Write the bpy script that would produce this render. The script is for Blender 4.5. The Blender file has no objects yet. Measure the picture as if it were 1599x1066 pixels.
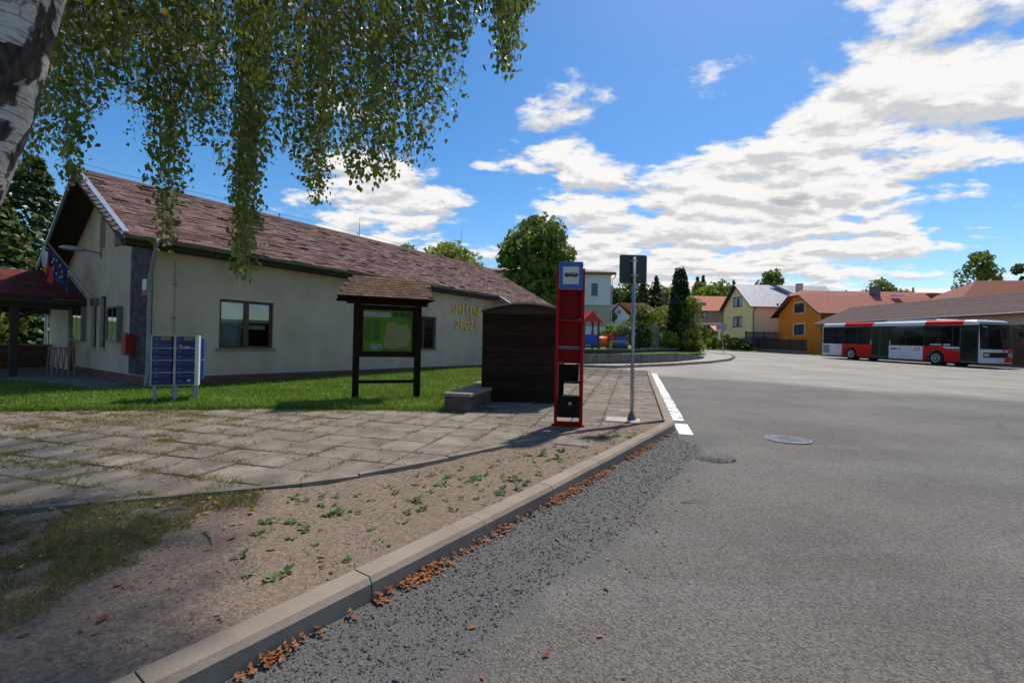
import bpy, bmesh, math, random
import numpy as np
from mathutils import Vector, Matrix
R = math.radians
random.seed(7); rng = np.random.default_rng(7)
scene = bpy.context.scene
COL = scene.collection

# ------------------------------------------------------------------ camera
FPX, CX, CY, EYE = 711.0, 799.5, 533.0, 1.42
PITCH, ROLL = R(0.4), R(1.15)
fw = Vector((0, math.cos(PITCH), math.sin(PITCH)))
rt = Vector((math.cos(ROLL), 0, math.sin(ROLL)))
up = rt.cross(fw).normalized(); rt = fw.cross(up)
CAM = Vector((0, 0, EYE))
cd = bpy.data.cameras.new('camera'); cam = bpy.data.objects.new('camera', cd); COL.objects.link(cam)
cd.sensor_width = 36.0; cd.lens = 36.0 * FPX / 1599.0; cd.clip_start = 0.05; cd.clip_end = 3000
cam.matrix_world = Matrix(((rt.x, up.x, -fw.x, 0), (rt.y, up.y, -fw.y, 0), (rt.z, up.z, -fw.z, EYE), (0, 0, 0, 1)))
scene.camera = cam

# ------------------------------------------------------------------ light
SUN_AZ, SUN_EL = R(31), R(58)           # azimuth measured from +Y towards +X
sd = Vector((math.sin(SUN_AZ) * math.cos(SUN_EL), math.cos(SUN_AZ) * math.cos(SUN_EL), math.sin(SUN_EL)))
sl = bpy.data.lights.new('sun', 'SUN'); sl.energy = 2.7; sl.angle = R(2.5); sl.color = (1.0, 0.93, 0.82)
so = bpy.data.objects.new('sun', sl); COL.objects.link(so)
so.rotation_euler = (-sd).to_track_quat('-Z', 'Y').to_euler()
scene.view_settings.view_transform = 'Standard'; scene.view_settings.look = 'None'
scene.view_settings.gamma = 1.0; scene.view_settings.exposure = 0.88
scene.view_settings.use_curve_mapping = False

def ray(px, py): return fw + rt * ((px - CX) / FPX) - up * ((py - CY) / FPX)

def build_world():
    w = bpy.data.worlds.new('World'); scene.world = w; w.use_nodes = True
    nt = w.node_tree; nt.nodes.clear(); N = nt.nodes.new; L = nt.links.new
    def math_(op, a, b=None, c=None):
        n = N('ShaderNodeMath'); n.operation = op
        for i, v in enumerate((a, b, c)):
            if v is None: continue
            if isinstance(v, (int, float)): n.inputs[i].default_value = v
            else: L(v, n.inputs[i])
        return n.outputs[0]
    def smooth(v, a, b, lo=0.0, hi=1.0):
        n = N('ShaderNodeMapRange'); n.interpolation_type = 'SMOOTHSTEP'
        L(v, n.inputs['Value']); n.inputs['From Min'].default_value = a; n.inputs['From Max'].default_value = b
        n.inputs['To Min'].default_value = lo; n.inputs['To Max'].default_value = hi
        return n.outputs[0]
    sky = N('ShaderNodeTexSky'); sky.sky_type = 'NISHITA'; sky.sun_disc = False
    sky.sun_elevation = SUN_EL; sky.sun_rotation = SUN_AZ
    sky.air_density = 1.0; sky.dust_density = 0.35; sky.ozone_density = 2.6
    tc = N('ShaderNodeTexCoord')
    sep = N('ShaderNodeSeparateXYZ'); L(tc.outputs['Generated'], sep.inputs[0])
    zz = math_('ADD', math_('MAXIMUM', sep.outputs[2], 0.0), 0.16)
    u = math_('DIVIDE', sep.outputs[0], zz); v = math_('DIVIDE', sep.outputs[1], zz)
    def plane(dx=0.0, dy=0.0, sx=1.0, sy=1.0, rot=0.0):
        c = N('ShaderNodeCombineXYZ'); L(u, c.inputs[0]); L(v, c.inputs[1])
        m = N('ShaderNodeMapping'); m.inputs['Location'].default_value = (dx, dy, 0)
        m.inputs['Rotation'].default_value = (0, 0, rot); m.inputs['Scale'].default_value = (sx, sy, 1)
        L(c.outputs[0], m.inputs[0]); return m.outputs[0]
    def noise(vec, sc, det, rough, dist=0.0):
        n = N('ShaderNodeTexNoise'); n.inputs['Scale'].default_value = sc; n.inputs['Detail'].default_value = det
        n.inputs['Roughness'].default_value = rough; n.inputs['Distortion'].default_value = dist
        L(vec, n.inputs['Vector']); return n.outputs['Fac']
    big = noise(plane(3.1, 1.7, 1.0, 1.15, 0.5), 0.62, 3, 0.5, 0.3)
    mid = noise(plane(0.4, 5.2, 1.0, 1.35, 0.5), 2.7, 14, 0.60, 0.15)
    # where the cloud banks and the clear patches lie (directions in the sky)
    cov = None; fine = noise(plane(2.2, 8.1, 1.0, 1.5, 0.75), 7.5, 8, 0.6, 0.1)
    for px, py, rad, amt in ((1080, 340, 0.30, .22), (1360, 170, 0.20, .22), (890, 170, 0.12, .20), (610, 330, 0.22, .24), (1400, 410, 0.2, .18), (1110, 115, 0.06, .16), (1440, 60, .07, .12),
                             (1560, 190, 0.13, .14), (290, 130, 0.12, .16), (950, 400, 0.25, .15), (1210, 260, .14, .16), (860, 250, .10, .12), (780, 330, 0.07, -.22), (1190, 180, .08, -.14), (1330, 330, .06, -.14), (1480, 260, .07, -.08), (720, 400, 0.05, -.12),
                             (1050, 60, 0.35, -.24), (740, 120, 0.22, -.18), (300, 220, 0.16, -.2), (1450, 330, 0.05, -.08), (1560, 330, 0.10, -.16), (150, 200, .12, -.12), (1000, 215, .07, -.12)):
        d = ray(px, py).normalized()
        dp = N('ShaderNodeVectorMath'); dp.operation = 'DISTANCE'; L(tc.outputs['Generated'], dp.inputs[0]); dp.inputs[1].default_value = d
        s = smooth(dp.outputs['Value'], 0.0, rad * 1.5, amt, 0.0)
        cov = s if cov is None else math_('ADD', cov, s)
    dens = math_('ADD', math_('ADD', math_('MULTIPLY', big, 0.40), math_('ADD', math_('MULTIPLY', mid, 1.25), math_('MULTIPLY', math_('SUBTRACT', fine, 0.5), 0.42))), cov)
    mask = smooth(dens, 0.865, 1.04)
    # relief: the same noise a little way towards the sun, thick parts go grey underneath
    off = noise(plane(0.4 + 0.03, 5.2 - 0.10, 1.0, 1.35, 0.5), 2.7, 14, 0.60, 0.15)
    shade = smooth(math_('SUBTRACT', off, mid), -0.04, 0.09)
    thick = smooth(math_('ADD', dens, math_('MULTIPLY', noise(plane(7, 2, 1, 1.6, .4), 1.1, 4, .5), 0.35)), 1.38, 1.62)
    g = math_('MAXIMUM', math_('MULTIPLY', shade, 0.6), math_('MULTIPLY', thick, 0.85))
    cm = N('ShaderNodeMix'); cm.data_type = 'RGBA'; L(g, cm.inputs['Factor'])
    cm.inputs['A'].default_value = (4.15, 4.1, 4.05, 1); cm.inputs['B'].default_value = (1.75, 1.85, 2.05, 1)
    hs = N('ShaderNodeHueSaturation'); hs.inputs['Saturation'].default_value = 1.34; hs.inputs['Value'].default_value = 0.62
    L(sky.outputs[0], hs.inputs['Color'])
    mx = N('ShaderNodeMix'); mx.data_type = 'RGBA'; L(mask, mx.inputs['Factor'])
    L(hs.outputs[0], mx.inputs['A']); L(cm.outputs['Result'], mx.inputs['B'])
    bg = N('ShaderNodeBackground'); bg.inputs['Strength'].default_value = 0.125
    L(mx.outputs['Result'], bg.inputs['Color'])
    out = N('ShaderNodeOutputWorld'); L(bg.outputs[0], out.inputs[0])
build_world()

# ------------------------------------------------------------------ terrain height and pixel -> ground
SL = 0.022
def gz(y):
    if y < 2: return 0.0
    if y < 6: return SL * (y - 2) ** 2 / 8
    if y < 110: return SL * (y - 4)
    return SL * 106 + 0.09 * (y - 110) if y < 620 else SL * 106 + 0.09 * 510
def G(px, py, dz=0.0):
    d = ray(px, py); lo, hi = 0.3, 400.0
    for _ in range(70):
        m = (lo + hi) / 2; p = CAM + d * m
        if p.z - gz(p.y) - dz > 0: lo = m
        else: hi = m
    return CAM + d * lo
def P(px, py, Y):
    d = ray(px, py); return CAM + d * (Y / d.y)
def proj(p):
    v = Vector(p) - CAM; z = v.dot(fw)
    return CX + FPX * v.dot(rt) / z, CY - FPX * v.dot(up) / z, z

# ------------------------------------------------------------------ materials
MATS = {}
def M(name, col, rough=0.8, var=0.15, scale=4.0, bump=0.0, bscale=60.0, metal=0.0, spec=0.4, col2=None, objvar=0.0, island=0.0, stretch=(1, 1, 1), coat=0.0, lo=0.35, hi=0.65):
    if name in MATS: return MATS[name]
    m = bpy.data.materials.new(name); m.use_nodes = True; nt = m.node_tree; N = nt.nodes.new; L = nt.links.new
    b = nt.nodes['Principled BSDF']
    b.inputs['Roughness'].default_value = rough; b.inputs['Metallic'].default_value = metal
    b.inputs['Specular IOR Level'].default_value = spec; b.inputs['Coat Weight'].default_value = coat
    tc = N('ShaderNodeTexCoord'); oi = N('ShaderNodeObjectInfo')
    ad = N('ShaderNodeVectorMath'); ad.operation = 'MULTIPLY_ADD'
    cmb = N('ShaderNodeCombineXYZ')
    for i in range(3): L(oi.outputs['Random'], cmb.inputs[i])
    L(cmb.outputs[0], ad.inputs[0]); ad.inputs[1].default_value = (37, 53, 71); L(tc.outputs['Object'], ad.inputs[2])
    mp = N('ShaderNodeMapping'); mp.inputs['Scale'].default_value = stretch; L(ad.outputs[0], mp.inputs[0])
    nz = N('ShaderNodeTexNoise'); nz.inputs['Scale'].default_value = scale; nz.inputs['Detail'].default_value = 8; nz.inputs['Roughness'].default_value = 0.62
    L(mp.outputs[0], nz.inputs['Vector'])
    c1 = [max(0, c * (1 - var)) for c in col]; c2 = list(col2) if col2 else [min(1, c * (1 + var)) for c in col]
    rp = N('ShaderNodeMapRange'); rp.inputs['From Min'].default_value = lo; rp.inputs['From Max'].default_value = hi
    L(nz.outputs['Fac'], rp.inputs['Value'])
    mx = N('ShaderNodeMix'); mx.data_type = 'RGBA'; L(rp.outputs[0], mx.inputs['Factor'])
    mx.inputs['A'].default_value = (*c1, 1); mx.inputs['B'].default_value = (*c2, 1)
    out = mx.outputs['Result']
    if objvar or island:
        geo = N('ShaderNodeNewGeometry')
        h = N('ShaderNodeHueSaturation'); L(out, h.inputs['Color'])
        s = N('ShaderNodeMath'); s.operation = 'ADD'; L(oi.outputs['Random'], s.inputs[0])
        if island: L(geo.outputs['Random Per Island'], s.inputs[1])
        fr = N('ShaderNodeMath'); fr.operation = 'FRACT'; L(s.outputs[0], fr.inputs[0])
        k = max(objvar, island)
        r2 = N('ShaderNodeMapRange'); r2.inputs['To Min'].default_value = 1 - k; r2.inputs['To Max'].default_value = 1 + k
        L(fr.outputs[0], r2.inputs['Value']); L(r2.outputs[0], h.inputs['Value']); out = h.outputs[0]
    L(out, b.inputs['Base Color'])
    if bump:
        n2 = N('ShaderNodeTexNoise'); n2.inputs['Scale'].default_value = bscale; n2.inputs['Detail'].default_value = 5; L(mp.outputs[0], n2.inputs['Vector'])
        bp = N('ShaderNodeBump'); bp.inputs['Strength'].default_value = bump; bp.inputs['Distance'].default_value = 0.02
        L(n2.outputs['Fac'], bp.inputs['Height']); L(bp.outputs[0], b.inputs['Normal'])
    MATS[name] = m; return m

def leaf_mat(name, c1, c2, trans=0.35, scale=1.2, rough=0.55):
    if name in MATS: return MATS[name]
    m = bpy.data.materials.new(name); m.use_nodes = True; nt = m.node_tree; N = nt.nodes.new; L = nt.links.new
    b = nt.nodes['Principled BSDF']; b.inputs['Roughness'].default_value = rough; b.inputs['Specular IOR Level'].default_value = 0.35
    geo = N('ShaderNodeNewGeometry'); tc = N('ShaderNodeTexCoord')
    nz = N('ShaderNodeTexNoise'); nz.inputs['Scale'].default_value = scale; nz.inputs['Detail'].default_value = 2; L(tc.outputs['Object'], nz.inputs['Vector'])
    s = N('ShaderNodeMath'); s.operation = 'MULTIPLY_ADD'; L(geo.outputs['Random Per Island'], s.inputs[0]); s.inputs[1].default_value = 0.6
    s2 = N('ShaderNodeMath'); s2.operation = 'MULTIPLY_ADD'; L(nz.outputs['Fac'], s2.inputs[0]); s2.inputs[1].default_value = 1.2; s2.inputs[2].default_value = -0.4
    L(s2.outputs[0], s.inputs[2])
    mx = N('ShaderNodeMix'); mx.data_type = 'RGBA'; mx.clamp_factor = True; L(s.outputs[0], mx.inputs['Factor'])
    mx.inputs['A'].default_value = (*c1, 1); mx.inputs['B'].default_value = (*c2, 1)
    L(mx.outputs['Result'], b.inputs['Base Color'])
    t = N('ShaderNodeBsdfTranslucent'); hs = N('ShaderNodeHueSaturation'); hs.inputs['Value'].default_value = 1.5; hs.inputs['Hue'].default_value = 0.485
    L(mx.outputs['Result'], hs.inputs['Color']); L(hs.outputs[0], t.inputs['Color'])
    ms = N('ShaderNodeMixShader'); ms.inputs[0].default_value = trans
    L(b.outputs[0], ms.inputs[1]); L(t.outputs[0], ms.inputs[2]); L(ms.outputs[0], nt.nodes['Material Output'].inputs[0])
    MATS[name] = m; return m

def glass_mat(name='clear_glass', tint=(0.9, 0.95, 0.95), refl=0.06):
    if name in MATS: return MATS[name]
    m = bpy.data.materials.new(name); m.use_nodes = True; nt = m.node_tree; N = nt.nodes.new; L = nt.links.new
    nt.nodes.remove(nt.nodes['Principled BSDF'])
    tr = N('ShaderNodeBsdfTransparent'); tr.inputs[0].default_value = (*tint, 1)
    gl = N('ShaderNodeBsdfGlossy'); gl.inputs['Roughness'].default_value = 0.02; gl.inputs['Color'].default_value = (0.9, 0.95, 1, 1)
    fr = N('ShaderNodeFresnel'); fr.inputs[0].default_value = 1.5
    ad = N('ShaderNodeMath'); ad.operation = 'ADD'; ad.use_clamp = True; L(fr.outputs[0], ad.inputs[0]); ad.inputs[1].default_value = refl
    ms = N('ShaderNodeMixShader'); L(ad.outputs[0], ms.inputs[0]); L(tr.outputs[0], ms.inputs[1]); L(gl.outputs[0], ms.inputs[2])
    L(ms.outputs[0], nt.nodes['Material Output'].inputs[0]); MATS[name] = m; return m

# ------------------------------------------------------------------ mesh building
class MB:
    def __init__(s): s.v = []; s.f = []
    def face(s, pts):
        n = len(s.v); s.v += [tuple(p) for p in pts]; s.f.append(tuple(range(n, n + len(pts)))); return s
    def add(s, v, f):
        n = len(s.v); s.v += [tuple(p) for p in v]; s.f += [tuple(i + n for i in q) for q in f]; return s
    def box(s, x0, x1, y0, y1, z0, z1, mat=None):
        v = [(x0, y0, z0), (x1, y0, z0), (x1, y1, z0), (x0, y1, z0), (x0, y0, z1), (x1, y0, z1), (x1, y1, z1), (x0, y1, z1)]
        if mat is not None: v = [mat @ Vector(p) for p in v]
        return s.add(v, [(0, 3, 2, 1), (4, 5, 6, 7), (0, 1, 5, 4), (1, 2, 6, 5), (2, 3, 7, 6), (3, 0, 4, 7)])
    def bbox(s, x0, x1, y0, y1, z0, z1, b=0.01):
        # box with bevelled long top edges (octagonal section along each axis kept simple: chamfered top)
        v = []
        for z, i in ((z0, 0), (z1 - b, 0), (z1, b)):
            v += [(x0 + i, y0 + i, z), (x1 - i, y0 + i, z), (x1 - i, y1 - i, z), (x0 + i, y1 - i, z)]
        f = [(0, 3, 2, 1), (8, 9, 10, 11)]
        for k in (0, 4):
            for j in range(4): f.append((k + j, k + (j + 1) % 4, k + 4 + (j + 1) % 4, k + 4 + j))
        return s.add(v, f)
    def prism(s, poly, z0, z1):
        n = len(poly); v = [(p[0], p[1], z0) for p in poly] + [(p[0], p[1], z1) for p in poly]
        return s.add(v, [tuple(reversed(range(n))), tuple(range(n, 2 * n))] + [(i, (i + 1) % n, n + (i + 1) % n, n + i) for i in range(n)])
    def extr(s, poly, axis, a, b):
        # poly in the two other axes, extruded along axis
        def mk(p, t):
            return {'x': (t, p[0], p[1]), 'y': (p[0], t, p[1]), 'z': (p[0], p[1], t)}[axis]
        n = len(poly); v = [mk(p, a) for p in poly] + [mk(p, b) for p in poly]
        return s.add(v, [tuple(reversed(range(n))), tuple(range(n, 2 * n))] + [(i, (i + 1) % n, n + (i + 1) % n, n + i) for i in range(n)])
    def tube(s, path, rad, n=8, cap=True):
        path = [Vector(p) for p in path]; m = len(path)
        rad = rad if isinstance(rad, (list, tuple)) else [rad] * m
        base = len(s.v); ref = None
        for i, p in enumerate(path):
            t = (path[min(i + 1, m - 1)] - path[max(i - 1, 0)]).normalized()
            if ref is None: ref = t.orthogonal().normalized()
            a = (ref - t * ref.dot(t)).normalized(); ref = a; b = t.cross(a)
            for k in range(n):
                an = 2 * math.pi * k / n
                s.v.append(tuple(p + (a * math.cos(an) + b * math.sin(an)) * rad[i]))
        for i in range(m - 1):
            for k in range(n):
                s.f.append((base + i * n + k, base + i * n + (k + 1) % n, base + (i + 1) * n + (k + 1) % n, base + (i + 1) * n + k))
        if cap:
            s.f.append(tuple(base + k for k in reversed(range(n)))); s.f.append(tuple(base + (m - 1) * n + k for k in range(n)))
        return s
    def disc(s, c, r, axis='y', depth=0.05, n=20, r2=None):
        d = {'x': Vector((1, 0, 0)), 'y': Vector((0, 1, 0)), 'z': Vector((0, 0, 1))}[axis]
        c = Vector(c); return s.tube([c - d * depth / 2, c + d * depth / 2], [r, r2 if r2 else r], n)
    def mesh(s, name, mat, smooth=False):
        me = bpy.data.meshes.new(name); me.from_pydata(s.v, [], s.f); me.materials.append(mat)
        if smooth: me.polygons.foreach_set('use_smooth', [True] * len(me.polygons))
        me.update(); return me
    def build(s, name, mat, parent=None, smooth=False, loc=None, rot=None):
        o = bpy.data.objects.new(name, s.mesh(name, mat, smooth)); COL.objects.link(o); o.parent = parent
        if loc is not None: o.location = loc
        if rot is not None: o.rotation_euler = rot
        return o

def link(name, me, parent=None, loc=(0, 0, 0), rot=(0, 0, 0)):
    o = bpy.data.objects.new(name, me); COL.objects.link(o); o.parent = parent; o.location = loc; o.rotation_euler = rot; return o
def tag(o, label=None, cat=None, group=None, kind=None):
    if label: o['label'] = label
    if cat: o['category'] = cat
    if group: o['group'] = group
    if kind: o['kind'] = kind
    return o
def empty(name, loc, rz=0.0, label=None, cat=None, group=None):
    o = bpy.data.objects.new(name, None); COL.objects.link(o); o.location = loc; o.rotation_euler = (0, 0, rz); o.empty_display_size = 0.2
    return tag(o, label, cat, group)
def B(name, mat, parent, *boxes, smooth=False):
    m = MB()
    for b in boxes: m.box(*b)
    return m.build(name, mat, parent, smooth)
def text_mesh(txt, size, depth, mat, name):
    cu = bpy.data.curves.new('t', 'FONT'); cu.body = txt; cu.size = size; cu.extrude = depth; cu.align_x = 'CENTER'; cu.resolution_u = 3
    ob = bpy.data.objects.new('t', cu); COL.objects.link(ob)
    bpy.context.view_layer.update()
    me = bpy.data.meshes.new_from_object(ob.evaluated_get(bpy.context.evaluated_depsgraph_get()))
    bpy.data.objects.remove(ob); bpy.data.curves.remove(cu); me.name = name; me.materials.clear(); me.materials.append(mat); return me

def clip(poly, y, keep_above):
    out = []; n = len(poly)
    for i in range(n):
        a, b = poly[i], poly[(i + 1) % n]
        ia = (a[1] >= y) if keep_above else (a[1] <= y); ib = (b[1] >= y) if keep_above else (b[1] <= y)
        if ia: out.append(a)
        if ia != ib:
            t = (y - a[1]) / (b[1] - a[1]); out.append((a[0] + t * (b[0] - a[0]), y))
    return out
BR = [-400, 2] + [2 + .5 * i for i in range(1, 9)] + [9.2, 11.6, 110, 620, 2500]
def sheet(name, poly, off_, mat, parent=None, kind='structure', skirt=0.0):
    off = off_ if callable(off_) else (lambda y: off_)
    bm = bmesh.new(); poly = [(p[0], p[1]) for p in poly]
    for y0, y1 in zip(BR[:-1], BR[1:]):
        q = clip(clip(poly, y0, True), y1, False)
        if len(q) < 3: continue
        f = bm.faces.new([bm.verts.new((p[0], p[1], gz(p[1]) + off(p[1]))) for p in q])
        f.normal_update()
        if f.normal.z < 0: f.normal_flip()
    bmesh.ops.triangulate(bm, faces=bm.faces[:], ngon_method='EAR_CLIP')
    if skirt:
        n = len(poly)
        for i in range(n):
            a, b = poly[i], poly[(i + 1) % n]
            k = max(1, int(abs(b[1] - a[1]) / .5))
            for j in range(k):
                p = [a[c] + (b[c] - a[c]) * j / k for c in (0, 1)]; q = [a[c] + (b[c] - a[c]) * (j + 1) / k for c in (0, 1)]
                bm.faces.new([bm.verts.new((p[0], p[1], gz(p[1]) + off(p[1]) - skirt)), bm.verts.new((q[0], q[1], gz(q[1]) + off(q[1]) - skirt)),
                              bm.verts.new((q[0], q[1], gz(q[1]) + off(q[1]))), bm.verts.new((p[0], p[1], gz(p[1]) + off(p[1])))])
    me = bpy.data.meshes.new(name); bm.to_mesh(me); bm.free(); me.materials.append(mat)
    o = link(name, me, parent)
    if kind and not parent: o['kind'] = kind
    return o
def inside(p, poly):
    c = False; n = len(poly)
    for i in range(n):
        a, b = poly[i], poly[(i + 1) % n]
        if (a[1] > p[1]) != (b[1] > p[1]) and p[0] < (b[0] - a[0]) * (p[1] - a[1]) / (b[1] - a[1]) + a[0]: c = not c
    return c
def g2(px, py, dz=0.0):
    p = G(px, py, dz); return (p.x, p.y)

# ================================================================== GROUND
def asphalt_mat():
    m = bpy.data.materials.new('asphalt'); m.use_nodes = True; nt = m.node_tree; N = nt.nodes.new; L = nt.links.new
    b = nt.nodes['Principled BSDF']; b.inputs['Roughness'].default_value = 0.82; b.inputs['Specular IOR Level'].default_value = 0.35
    tc = N('ShaderNodeTexCoord'); V = tc.outputs['Object']
    def noise(sc, det=6, rough=.6, st=None, rot=0.0):
        v = V
        if st:
            mp = N('ShaderNodeMapping'); mp.inputs['Scale'].default_value = st; mp.inputs['Rotation'].default_value = (0, 0, rot); L(V, mp.inputs[0]); v = mp.outputs[0]
        n = N('ShaderNodeTexNoise'); n.inputs['Scale'].default_value = sc; n.inputs['Detail'].default_value = det; n.inputs['Roughness'].default_value = rough; L(v, n.inputs['Vector']); return n.outputs['Fac']
    def mr(v, a, b_, lo=0., hi=1.):
        n = N('ShaderNodeMapRange'); n.inputs['From Min'].default_value = a; n.inputs['From Max'].default_value = b_; n.inputs['To Min'].default_value = lo; n.inputs['To Max'].default_value = hi; L(v, n.inputs['Value']); return n.outputs[0]
    def mix(f, a, c, mode='MIX'):
        n = N('ShaderNodeMix'); n.data_type = 'RGBA'; n.blend_type = mode
        for s, x in (('Factor', f), ('A', a), ('B', c)):
            if isinstance(x, (int, float)): n.inputs[s].default_value = x
            elif isinstance(x, tuple): n.inputs[s].default_value = (*x, 1)
            else: L(x, n.inputs[s])
        return n.outputs['Result']
    # old pale surface beyond a ragged line across the square
    sp = N('ShaderNodeSeparateXYZ'); L(V, sp.inputs[0])
    a, c = G(1040, 588), G(1599, 628)
    k = (c.y - a.y) / (c.x - a.x)
    dm = N('ShaderNodeMath'); dm.operation = 'MULTIPLY_ADD'; L(sp.outputs[0], dm.inputs[0]); dm.inputs[1].default_value = -k; L(sp.outputs[1], dm.inputs[2])
    dn = N('ShaderNodeMath'); dn.operation = 'MULTIPLY_ADD'; L(noise(.35, 5), dn.inputs[0]); dn.inputs[1].default_value = 3.0; L(dm.outputs[0], dn.inputs[2])
    far = mr(dn.outputs[0], a.y - k * a.x + 1.0, a.y - k * a.x + 3.0)
    base = mix(mr(noise(.5, 5), .35, .65), (.080, .072, .065), (.124, .112, .101))
    pale = mix(mr(noise(.4, 5, .6, (1, .35, 1), .3), .35, .65), (.215, .195, .17), (.30, .27, .235))
    colr = mix(far, base, pale)
    streak = mr(noise(.6, 5, .6, (.3, 1.7, 1), -0.45), .50, .68, 0, .6)
    colr = mix(streak, colr, (.125, .12, .12))
    vo = N('ShaderNodeTexVoronoi'); vo.inputs['Scale'].default_value = 95; L(V, vo.inputs['Vector'])
    spk = N('ShaderNodeSeparateColor'); L(vo.outputs['Color'], spk.inputs[0])
    colr = mix(.95, colr, mix(mr(spk.outputs[0], 0, 1), (.25, .25, .25), (.80, .79, .77)), 'OVERLAY')
    colr = mix(mr(noise(220, 2), .62, .70, 0, .5), colr, (.42, .41, .39))
    crack = N('ShaderNodeTexVoronoi'); crack.feature = 'DISTANCE_TO_EDGE'; crack.inputs['Scale'].default_value = .33
    wv = N('ShaderNodeVectorMath'); wv.operation = 'MULTIPLY_ADD'; nn = N('ShaderNodeTexNoise'); nn.inputs['Scale'].default_value = 1.6; nn.inputs['Detail'].default_value = 6; L(V, nn.inputs['Vector'])
    L(nn.outputs['Color'], wv.inputs[0]); wv.inputs[1].default_value = (1.1, 1.1, 0); L(V, wv.inputs[2]); L(wv.outputs[0], crack.inputs['Vector'])
    cr = N('ShaderNodeMath'); cr.operation = 'MULTIPLY'; L(mr(crack.outputs['Distance'], 0.0015, .006, 1, 0), cr.inputs[0]); L(mr(noise(.8, 3), .52, .6, 0, .7), cr.inputs[1])
    colr = mix(cr.outputs[0], colr, (.055, .052, .05))
    # worn gravelly margin along the kerb
    sx = N('ShaderNodeVectorMath'); sx.operation = 'DOT_PRODUCT'; L(V, sx.inputs[0]); sx.inputs[1].default_value = (.820, -.572, 0)
    k0 = 2.69 * .820 - 7.43 * .572
    wob = N('ShaderNodeMath'); wob.operation = 'MULTIPLY_ADD'; L(noise(2.2, 6, .65), wob.inputs[0]); wob.inputs[1].default_value = 1.1; L(sx.outputs['Value'], wob.inputs[2])
    al = N('ShaderNodeVectorMath'); al.operation = 'DOT_PRODUCT'; L(V, al.inputs[0]); al.inputs[1].default_value = (.572, .820, 0)
    mar = N('ShaderNodeMath'); mar.operation = 'MULTIPLY'; L(mr(wob.outputs[0], k0 + 1.18, k0 + 1.42, 1, 0), mar.inputs[0]); L(mr(al.outputs['Value'], 7.5, 7.9, 1, 0), mar.inputs[1])
    gcol = mix(mr(noise(70, 3), .38, .62), (.058, .058, .060), (.125, .119, .111))
    colr = mix(mar.outputs[0], colr, gcol)
    colr = mix(mr(noise(1.1, 3, .5), .70, .74, 0, .5), colr, (.05, .047, .045))
    L(colr, b.inputs['Base Color'])
    bp = N('ShaderNodeBump'); bp.inputs['Strength'].default_value = .75; bp.inputs['Distance'].default_value = .008
    L(vo.outputs['Distance'], bp.inputs['Height']); L(bp.outputs[0], b.inputs['Normal'])
    return m
ASPH = asphalt_mat()
M_SOIL = M('bare_soil', (.205, .156, .121), .95, .42, 26, 1.0, 60, spec=.1, lo=.28, hi=.72)
M_GRASSBASE = M('turf', (.075, .12, .018), .95, .35, 1.5, .5, 60, spec=.1)
M_MEADOW = M('meadow', (.09, .13, .035), .95, .3, .2, spec=.1)
M_KERB = M('kerb_concrete', (.255, .21, .165), .9, .12, 3, .25, 160, spec=.2, objvar=.06)
M_SLAB = M('slab_concrete', (.195, .165, .134), .92, .25, 3.5, .35, 90, spec=.2, objvar=.14)
M_CONC = M('apron_concrete', (.20, .175, .145), .92, .2, 1.5, .3, 60, spec=.2)
M_JOINT = M('joint_dirt', (.12, .10, .07), .98, .3, 6, .5, 80, spec=.1)

big = [(-900, -60), (900, -60), (1800, 2000), (-1800, 2000)]
sheet('ground', big, -0.05, M_MEADOW)

e1 = Vector((.26, .966, 0)).normalized(); e2 = Vector((.966, -.26, 0)).normalized()      # along / across the pavement
KD = Vector((.572, .820, 0)).normalized()
KC = Vector((2.69, 7.43, 0))                                                           # kerb corner (road side foot)
K0 = KC - KD * 14.0
PAVE_END = KC + e1 * 12.2
# the road: everything right of the kerb, the side road behind the shelter and the street up the hill
road = [(K0.x, K0.y), (KC.x, KC.y), (PAVE_END.x, PAVE_END.y), (1.5, 20.4), (-30, 24.5), (-30, 29), (-8, 27), (2.6, 22.0), g2(960, 575), g2(1050, 571), g2(1110, 567), g2(1140, 563), g2(1148, 559), g2(1143, 556), (19.6, 43.5), (19.5, 52), (17, 66), (12, 90), (20, 90),
        (25, 66), (28.0, 56), (30.4, 49.5), (31.9, 47.5), (36.5, 30), (38, 10), (38, -14), (-10, -14)]
sheet('road', road, 0.0, ASPH)

# ---- kerb stones, one by one
kerb = tag(empty('kerb', (0, 0, 0)), kind='structure')
def kerb_mesh(length, h=.125, w=.16):
    b = .018; sec = [(0, -.15), (0.0, h - .03), (.022, h), (w - .006, h), (w, h - .006), (w, -.15)]       # y into the bed
    m = MB(); m.extr([(p[0], p[1]) for p in sec], 'x', .004, length - .004); return m.mesh('kerb_stone', M_KERB)
km = kerb_mesh(1.0)
kn = Vector((-KD.y, KD.x, 0))
for i in range(14):
    p = KC - KD * (14.0 - i); ang = math.atan2(KD.y, KD.x)
    o = link('kerb_stone', km, kerb, (p.x, p.y, gz(p.y + .4)), (0, -math.atan(SL * .8) if p.y > 4 else (-.008 if p.y > 2 else 0), ang + random.uniform(-.003, .003)))
for i in range(12):
    p = KC + e1 * (i * 1.0 + .02)
    link('kerb_stone', km, kerb, (p.x, p.y, gz(p.y)), (0, -math.atan(SL * .966), math.atan2(e1.y, e1.x)))
KW = .16
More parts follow.
